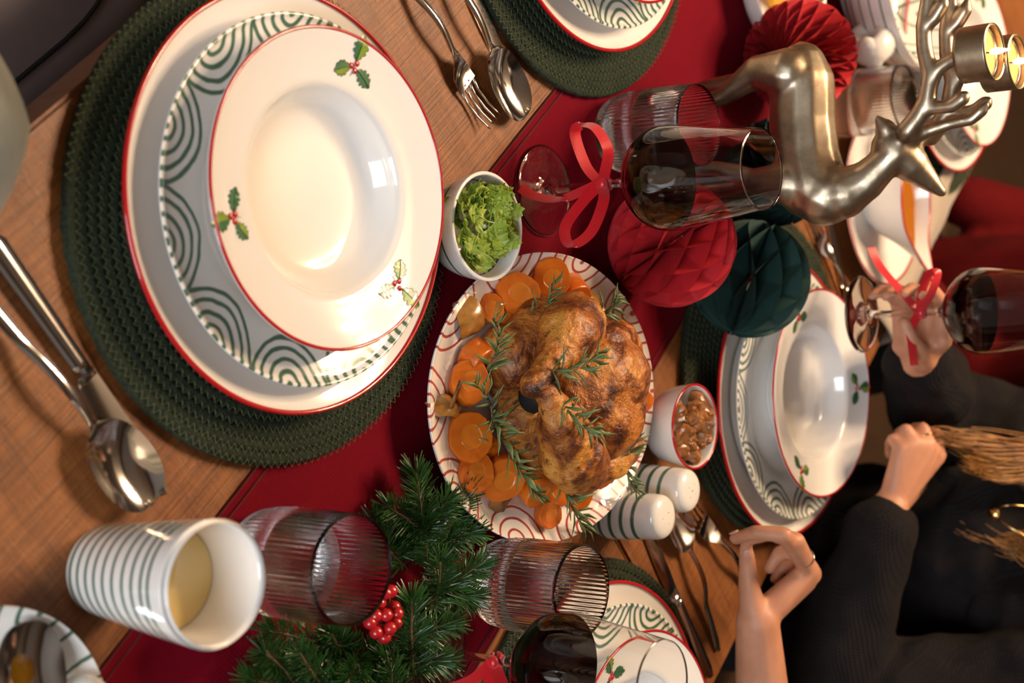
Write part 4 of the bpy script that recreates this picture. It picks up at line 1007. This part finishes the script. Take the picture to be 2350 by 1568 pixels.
FD = -TN; SD = TD     # guests on the far side face -TN; their right is +TD
# --- woman in the charcoal sweater
pw = thing('person', W(1.26, 1.48, -.75), 0, 'person in a charcoal knit sweater with long blond hair holding a wine glass', 'person'); po = V(pw.location)
nb_ = W(1.25, 1.43, .31); rs, ls = W(1.43, 1.44, .255), W(1.07, 1.44, .245)
re_, le_ = V((.105, 1.885, .055)), V((.435, 1.600, .035))
rw_ = V((.030, 1.635, .148)); lw_ = G(2040, 1170, .118)
sk_ = MB()
sk_.cap(W(1.26, 1.47, -.2), .10, W(1.26, 1.45, .05), .085); sk_.cap(W(1.26, 1.45, .05), .085, W(1.255, 1.44, .22), .075); sk_.cap(rs, .042, ls, .042); sk_.cap(nb_ - V((0, 0, .06)), .05, nb_ + V((0, 0, .09)), .046)
for a, b, c in ((rs, re_, rw_), (ls, le_, lw_)): sk_.cap(a, .040, b, .034); sk_.cap(b, .034, c, .0235)
hc = W(1.245, 1.395, .50); ff, ss, uu = head(sk_, hc, FD * 1 + V((0, 0, -.25)))
# right hand round the stem: fingers come round from behind, thumb in front
F_ = []
for k, z in enumerate((.196, .176, .157, .140)):
    F_.append([V((.008 + .002 * k, 1.590 + .004 * k, z)), V((-.036, 1.594 + .003 * k, z - .003)), V((-.051, 1.572, z - .006)), V((-.043, 1.548, z - .008))])
hand(sk_, rw_, F_, [V((.030, 1.606, .168)), V((.022, 1.572, .178)), V((.006, 1.549, .176)), V((-.012, 1.541, .172))])
# left hand: loose fist, back of the hand up
A = lambda x, y, z: G(x, y, z)
L_ = [[A(2150, 1045, .150), A(2152, 1000, .146), A(2128, 992, .122), A(2105, 1020, .112)], [A(2128, 1022, .152), A(2118, 985, .146), A(2098, 985, .122), A(2080, 1015, .110)], [A(2098, 1020, .144), A(2080, 988, .136), A(2065, 995, .112), A(2055, 1030, .104)], [A(2068, 1030, .134), A(2050, 1008, .124), A(2042, 1020, .104), A(2040, 1045, .098)]]
hand(sk_, lw_, L_, [A(2100, 1110, .112), A(2125, 1060, .105), A(2110, 1020, .098), A(2090, 1000, .096)])
sk_.v = [v - po for v in sk_.v]
body = remesh(sk_, 'body', 'skin', pw, .0036, 4, .5)
facial(pw, hc - po, ff, ss, uu)
sw = MB()
sw.cap(W(1.26, 1.48, -.19), .140, W(1.26, 1.46, .0), .135); sw.cap(W(1.26, 1.46, .0), .135, W(1.255, 1.45, .15), .125); sw.ell(W(1.255, 1.40, .12), (.13, .11, .10), Matrix.Rotation(TROT, 3, 'Z')); sw.cap(W(1.35, 1.44, .22), .085, W(1.16, 1.44, .22), .085)
for a, b, c, k in ((rs, re_, rw_, .92), (ls, le_, lw_, .90)):
    cc = b.lerp(c, k); sw.cap(a, .072, b, .062); sw.cap(b, .062, b.lerp(c, .5), .056); sw.cap(b.lerp(c, .5), .056, cc, .041); sw.cap(b.lerp(c, k - .10), .0435, cc, .0425)
sw.cap(nb_ + V((0, 0, -.05)), .075, nb_ + V((0, 0, .005)), .060)
sw.v = [v - po for v in sw.v]
def folds(c): 
    q = c + po; return .013 * noise.noise(V((q.x * 10, q.y * 10, q.z * 15))) + .006 * noise.noise(V((q.x * 24, q.y * 24, q.z * 34))) + .003 * sin(60 * (q.z + .5 * q.x + .06 * noise.noise(q * 9)))
remesh(sw, 'sweater', 'knit_charcoal', pw, .0055, 6, .5, folds)
tr = MB()
for sg in (1, -1):
    a = W(1.26 + .09 * sg, 1.48, -.24); b = W(1.26 + .10 * sg, 1.06, -.22); c = W(1.26 + .10 * sg, 1.08, -.68); tr.cap(a, .095, b, .065); tr.cap(b, .065, c, .045); tr.cap(c, .045, c - TN * .12 - V((0, 0, .025)), .036)
tr.v = [v - po for v in tr.v]; remesh(tr, 'trousers', 'dark_cloth', pw, .010, 5)
def hp(lst): return [V(p) - po for p in lst]
crown = hc + V((0, 0, .10))
hs = []
for k, (sgn, n_) in enumerate(((1, 0), (-1, 0))):
    pass
right_end = [(2190, 1000, .17), (2150, 985, .15), (2230, 1040, .18), (2215, 1075, .19), (2260, 1100, .20), (2150, 1010, .155)]
for (x, y, z) in right_end:
    hs.append((hp([crown, hc + SD * .085 - TN * .02, W(1.34, 1.36, .38), W(1.33, 1.325, .28), G(2340, 1060, .215).lerp(G(x, y, z), .35), G(x, y, z)]), 16))
for (x, y, z) in ((2200, 1200, .150), (2240, 1215, .165), (2270, 1280, .165), (2300, 1290, .175)):
    hs.append((hp([crown, hc - SD * .085 - TN * .02, W(1.15, 1.36, .38), G(2400, 1270, .24), G(2330, 1250, .20), G(x, y, z)]), 9))
for a_ in range(14):
    an = a_ / 13 * pi; d_ = SD * cos(an) * .098 + TN * sin(an) * .11
    hs.append((hp([crown + V((0, 0, .012)), hc + d_ + V((0, 0, .05)), hc + d_ * 1.08 - V((0, 0, .08)), hc + d_ * 1.1 - V((0, 0, .22))]), 10))
m = MB(); Rm = Matrix((ss, ff, uu)).transposed(); m.ell(hc + V((0, 0, .022)) - ff * .014 - po, (.084, .096, .098), Rm, 20, 14); hcap = m.build('hair', 'blond_hair', pw)
locks(hcap, 'hair_locks', [(a, b * 13) for a, b in hs], .0012, 3, spread=.0115)
pn = G(2281, 1180, .185); ch_ = MB(); c1, c2 = W(1.30, 1.385, .30) , W(1.20, 1.385, .30)
ch_.tube([p - po for p in catm([c1, G(2330, 1160, .215), pn + V((0, 0, .006)), G(2325, 1215, .215), c2], 8)], .0011, 6); nk = ch_.build('necklace', 'gold', pw)
m = MB(); m.ell(pn - po, (.0075, .0045, .0075), None, 14, 8); m.build('pendant', 'gold', nk)
m = MB(); kk = L_[1][0].lerp(L_[1][1], .55) - po; dn_ = (L_[1][1] - L_[1][0]).normalized(); u_ = dn_.orthogonal().normalized(); v_ = dn_.cross(u_)
m.tube([kk + (u_ * cos(2 * pi * i / 16) + v_ * sin(2 * pi * i / 16)) * .0102 for i in range(17)], .0012, 6, False); m.build('ring', 'gold', pw)
# --- neighbour whose bare forearm and pinching hand reach in
p2 = thing('person', W(.62, 1.50, -.75), 0, 'person mostly out of frame reaching a bare forearm and pinching hand over the table', 'person'); qo = V(p2.location)
m2 = MB(); wr = G(1738, 1425, .078); el = V((.560, 1.468, .035)); s2r, s2l = W(.81, 1.46, .255), W(.45, 1.46, .255)
H = [[A(1856, 1308, .118), A(1800, 1228, .138), A(1735, 1222, .112), A(1688, 1236, .086)], [A(1862, 1318, .112), A(1828, 1240, .138), A(1765, 1225, .110), A(1712, 1240, .084)], [A(1850, 1335, .098), A(1845, 1270, .118), A(1790, 1268, .090), A(1765, 1305, .078)], [A(1835, 1350, .086), A(1838, 1298, .098), A(1795, 1300, .076), A(1778, 1330, .070)]]
hand(m2, wr, H, [A(1728, 1392, .078), A(1718, 1345, .078), A(1716, 1298, .080), A(1712, 1262, .082)], rw=.021)
m2.cap(el, .040, el.lerp(wr, .45), .034); m2.cap(el.lerp(wr, .45), .034, wr, .0235)
m2.cap(W(.62, 1.49, -.2), .10, W(.62, 1.46, .22), .075); m2.cap(s2r, .042, s2l, .042); m2.cap(s2r, .040, el, .036); n2 = W(.62, 1.45, .31); m2.cap(n2 - V((0, 0, .06)), .05, n2 + V((0, 0, .09)), .046)
le2, lw2 = W(.36, 1.36, .05), W(.32, 1.14, .032); m2.cap(s2l, .040, le2, .036); m2.cap(le2, .034, lw2, .024)
H2 = [[lw2 - TN * .08 + TD * (.03 - .02 * k) + V((0, 0, .006)), lw2 - TN * .115 + TD * (.03 - .02 * k) + V((0, 0, .004)), lw2 - TN * .135 + TD * (.03 - .02 * k) - V((0, 0, .006)), lw2 - TN * .15 + TD * (.03 - .02 * k) - V((0, 0, .012))] for k in range(4)]
hc2 = W(.63, 1.42, .50); f2, s2, u2_ = head(m2, hc2, FD + V((0, 0, -.2)))
m2.v = [v - qo for v in m2.v]; b2 = remesh(m2, 'body', 'skin', p2, .0034, 4, .5); facial(p2, hc2 - qo, f2, s2, u2_)
nail(A(1712, 1262, .082) - qo, A(1716, 1298, .080) - qo, (-.1, -.8, .6), p2); nail(A(1688, 1236, .086) - qo, A(1735, 1222, .112) - qo, (-.5, -.2, .9), p2)
kk = H[1][0].lerp(H[1][1], .5) - qo; dn_ = (H[1][1] - H[1][0]).normalized(); u_ = dn_.orthogonal().normalized(); v_ = dn_.cross(u_)
m = MB(); m.tube([kk + (u_ * cos(2 * pi * i / 16) + v_ * sin(2 * pi * i / 16)) * .0102 for i in range(17)], .0010, 6, False); m.build('ring', 'steel', p2)
sw = MB(); sw.cap(W(.62, 1.49, -.19), .14, W(.62, 1.46, .15), .125); sw.cap(W(.71, 1.46, .22), .085, W(.52, 1.46, .22), .085); sw.cap(s2r, .07, el, .058); sw.cap(el, .058, el.lerp(wr, .12), .050); sw.cap(s2l, .07, le2, .06); sw.cap(le2, .06, lw2, .045); sw.cap(n2 - V((0, 0, .05)), .072, n2, .06)
sw.v = [v - qo for v in sw.v]; remesh(sw, 'sweater', 'knit_charcoal', p2, .007, 6)
hnd = MB(); hand(hnd, lw2 - qo, [[p - qo for p in q] for q in H2], [lw2 - qo - TN * .03 + TD * .035, lw2 - qo - TN * .05 + TD * .05, lw2 - qo - TN * .07 + TD * .055, lw2 - qo - TN * .085 + TD * .055]); remesh(hnd, 'hand', 'skin', p2, .004, 3)
tr = MB()
for sg in (1, -1):
    a = W(.62 + .09 * sg, 1.49, -.24); b = W(.62 + .10 * sg, 1.07, -.22); c = W(.62 + .10 * sg, 1.09, -.68); tr.cap(a, .095, b, .065); tr.cap(b, .065, c, .045); tr.cap(c, .045, c - TN * .12 - V((0, 0, .025)), .036)
tr.v = [v - qo for v in tr.v]; remesh(tr, 'trousers', 'dark_cloth', p2, .010, 5)
m = MB(); m.ell(hc2 + V((0, 0, .022)) - f2 * .014 - qo, (.084, .096, .098), Matrix((s2, f2, u2_)).transposed(), 20, 14); m.build('hair', 'dark_cloth', p2)
# --- guest in red at the far end
p3 = thing('person', W(1.90, 1.54, -.75), 0, 'person in a red knitted sweater at the far end, cut by the right edge', 'person'); ro_ = V(p3.location)
m3 = MB(); r3, l3 = W(2.04, 1.46, .25), W(1.68, 1.46, .25); e3, g3 = W(2.06, 1.50, .0), W(1.66, 1.50, .0); h3, k3 = W(1.96, 1.34, -.10), W(1.74, 1.34, -.12); n3 = W(1.86, 1.45, .31)
m3.cap(W(1.86, 1.49, -.2), .10, W(1.86, 1.46, .22), .075); m3.cap(r3, .042, l3, .042); m3.cap(n3 - V((0, 0, .06)), .05, n3 + V((0, 0, .09)), .046)
for a, b, c in ((r3, e3, h3), (l3, g3, k3)):
    m3.cap(a, .04, b, .034); m3.cap(b, .034, c, .024)
    dr = (W(1.85, 1.28, -.15) - c).normalized(); sdv = dr.cross(V((0, 0, 1)))
    hand(m3, c, [[c + dr * .085 + sdv * (.03 - .02 * k), c + dr * .12 + sdv * (.03 - .02 * k) - V((0, 0, .006)), c + dr * .14 + sdv * (.03 - .02 * k) - V((0, 0, .014)), c + dr * .155 + sdv * (.03 - .02 * k) - V((0, 0, .022))] for k in range(4)], [c + dr * .03 + sdv * .03, c + dr * .055 + sdv * .045, c + dr * .075 + sdv * .05, c + dr * .09 + sdv * .05])
hc3 = W(1.85, 1.42, .50); f3, s3, u3 = head(m3, hc3, FD + V((0, 0, -.2))); m3.v = [v - ro_ for v in m3.v]; remesh(m3, 'body', 'skin', p3, .0045, 4); facial(p3, hc3 - ro_, f3, s3, u3)
sw = MB(); sw.cap(W(1.86, 1.52, -.18), .140, W(1.86, 1.50, .15), .125); sw.cap(W(1.95, 1.46, .22), .085, W(1.76, 1.46, .22), .085); sw.cap(n3 - V((0, 0, .05)), .072, n3, .06)
for a, b, c in ((r3, e3, h3), (l3, g3, k3)): sw.cap(a, .07, b, .062); sw.cap(b, .062, b.lerp(c, .9), .045)
sw.v = [v - ro_ for v in sw.v]; remesh(sw, 'sweater', 'knit_red', p3, .008, 6, .5, lambda c: .006 * noise.noise(c * 12))
tr = MB()
for sg in (1, -1):
    a = W(1.86 + .09 * sg, 1.49, -.24); b = W(1.86 + .10 * sg, 1.07, -.22); c = W(1.86 + .10 * sg, 1.09, -.68); tr.cap(a, .095, b, .065); tr.cap(b, .065, c, .045); tr.cap(c, .045, c - TN * .12 - V((0, 0, .025)), .036)
tr.v = [v - ro_ for v in tr.v]; remesh(tr, 'trousers', 'dark_cloth', p3, .010, 5)
m = MB(); m.ell(hc3 + V((0, 0, .022)) - f3 * .014 - ro_, (.084, .096, .098), Matrix((s3, f3, u3)).transposed(), 20, 14); m.build('hair', 'dark_cloth', p3)
# bench the guests sit on
bn = thing('bench', W(1.25, 1.50, -.75), TROT, 'long dark wooden bench under the guests on the far side', 'bench')
mb = MB(); mb.box((0, 0, .395), (1.25, .19, .025)); mb.build('seat_plank', 'floor_wood', bn, False)
mb = MB(); mb.box((0, 0, 0), (.03, .16, .185)); lg = mb.build('leg', 'floor_wood', bn, False); lg.location = (-1.0, 0, .185); o = share('leg', lg, bn); o.location = (1.0, 0, .185)
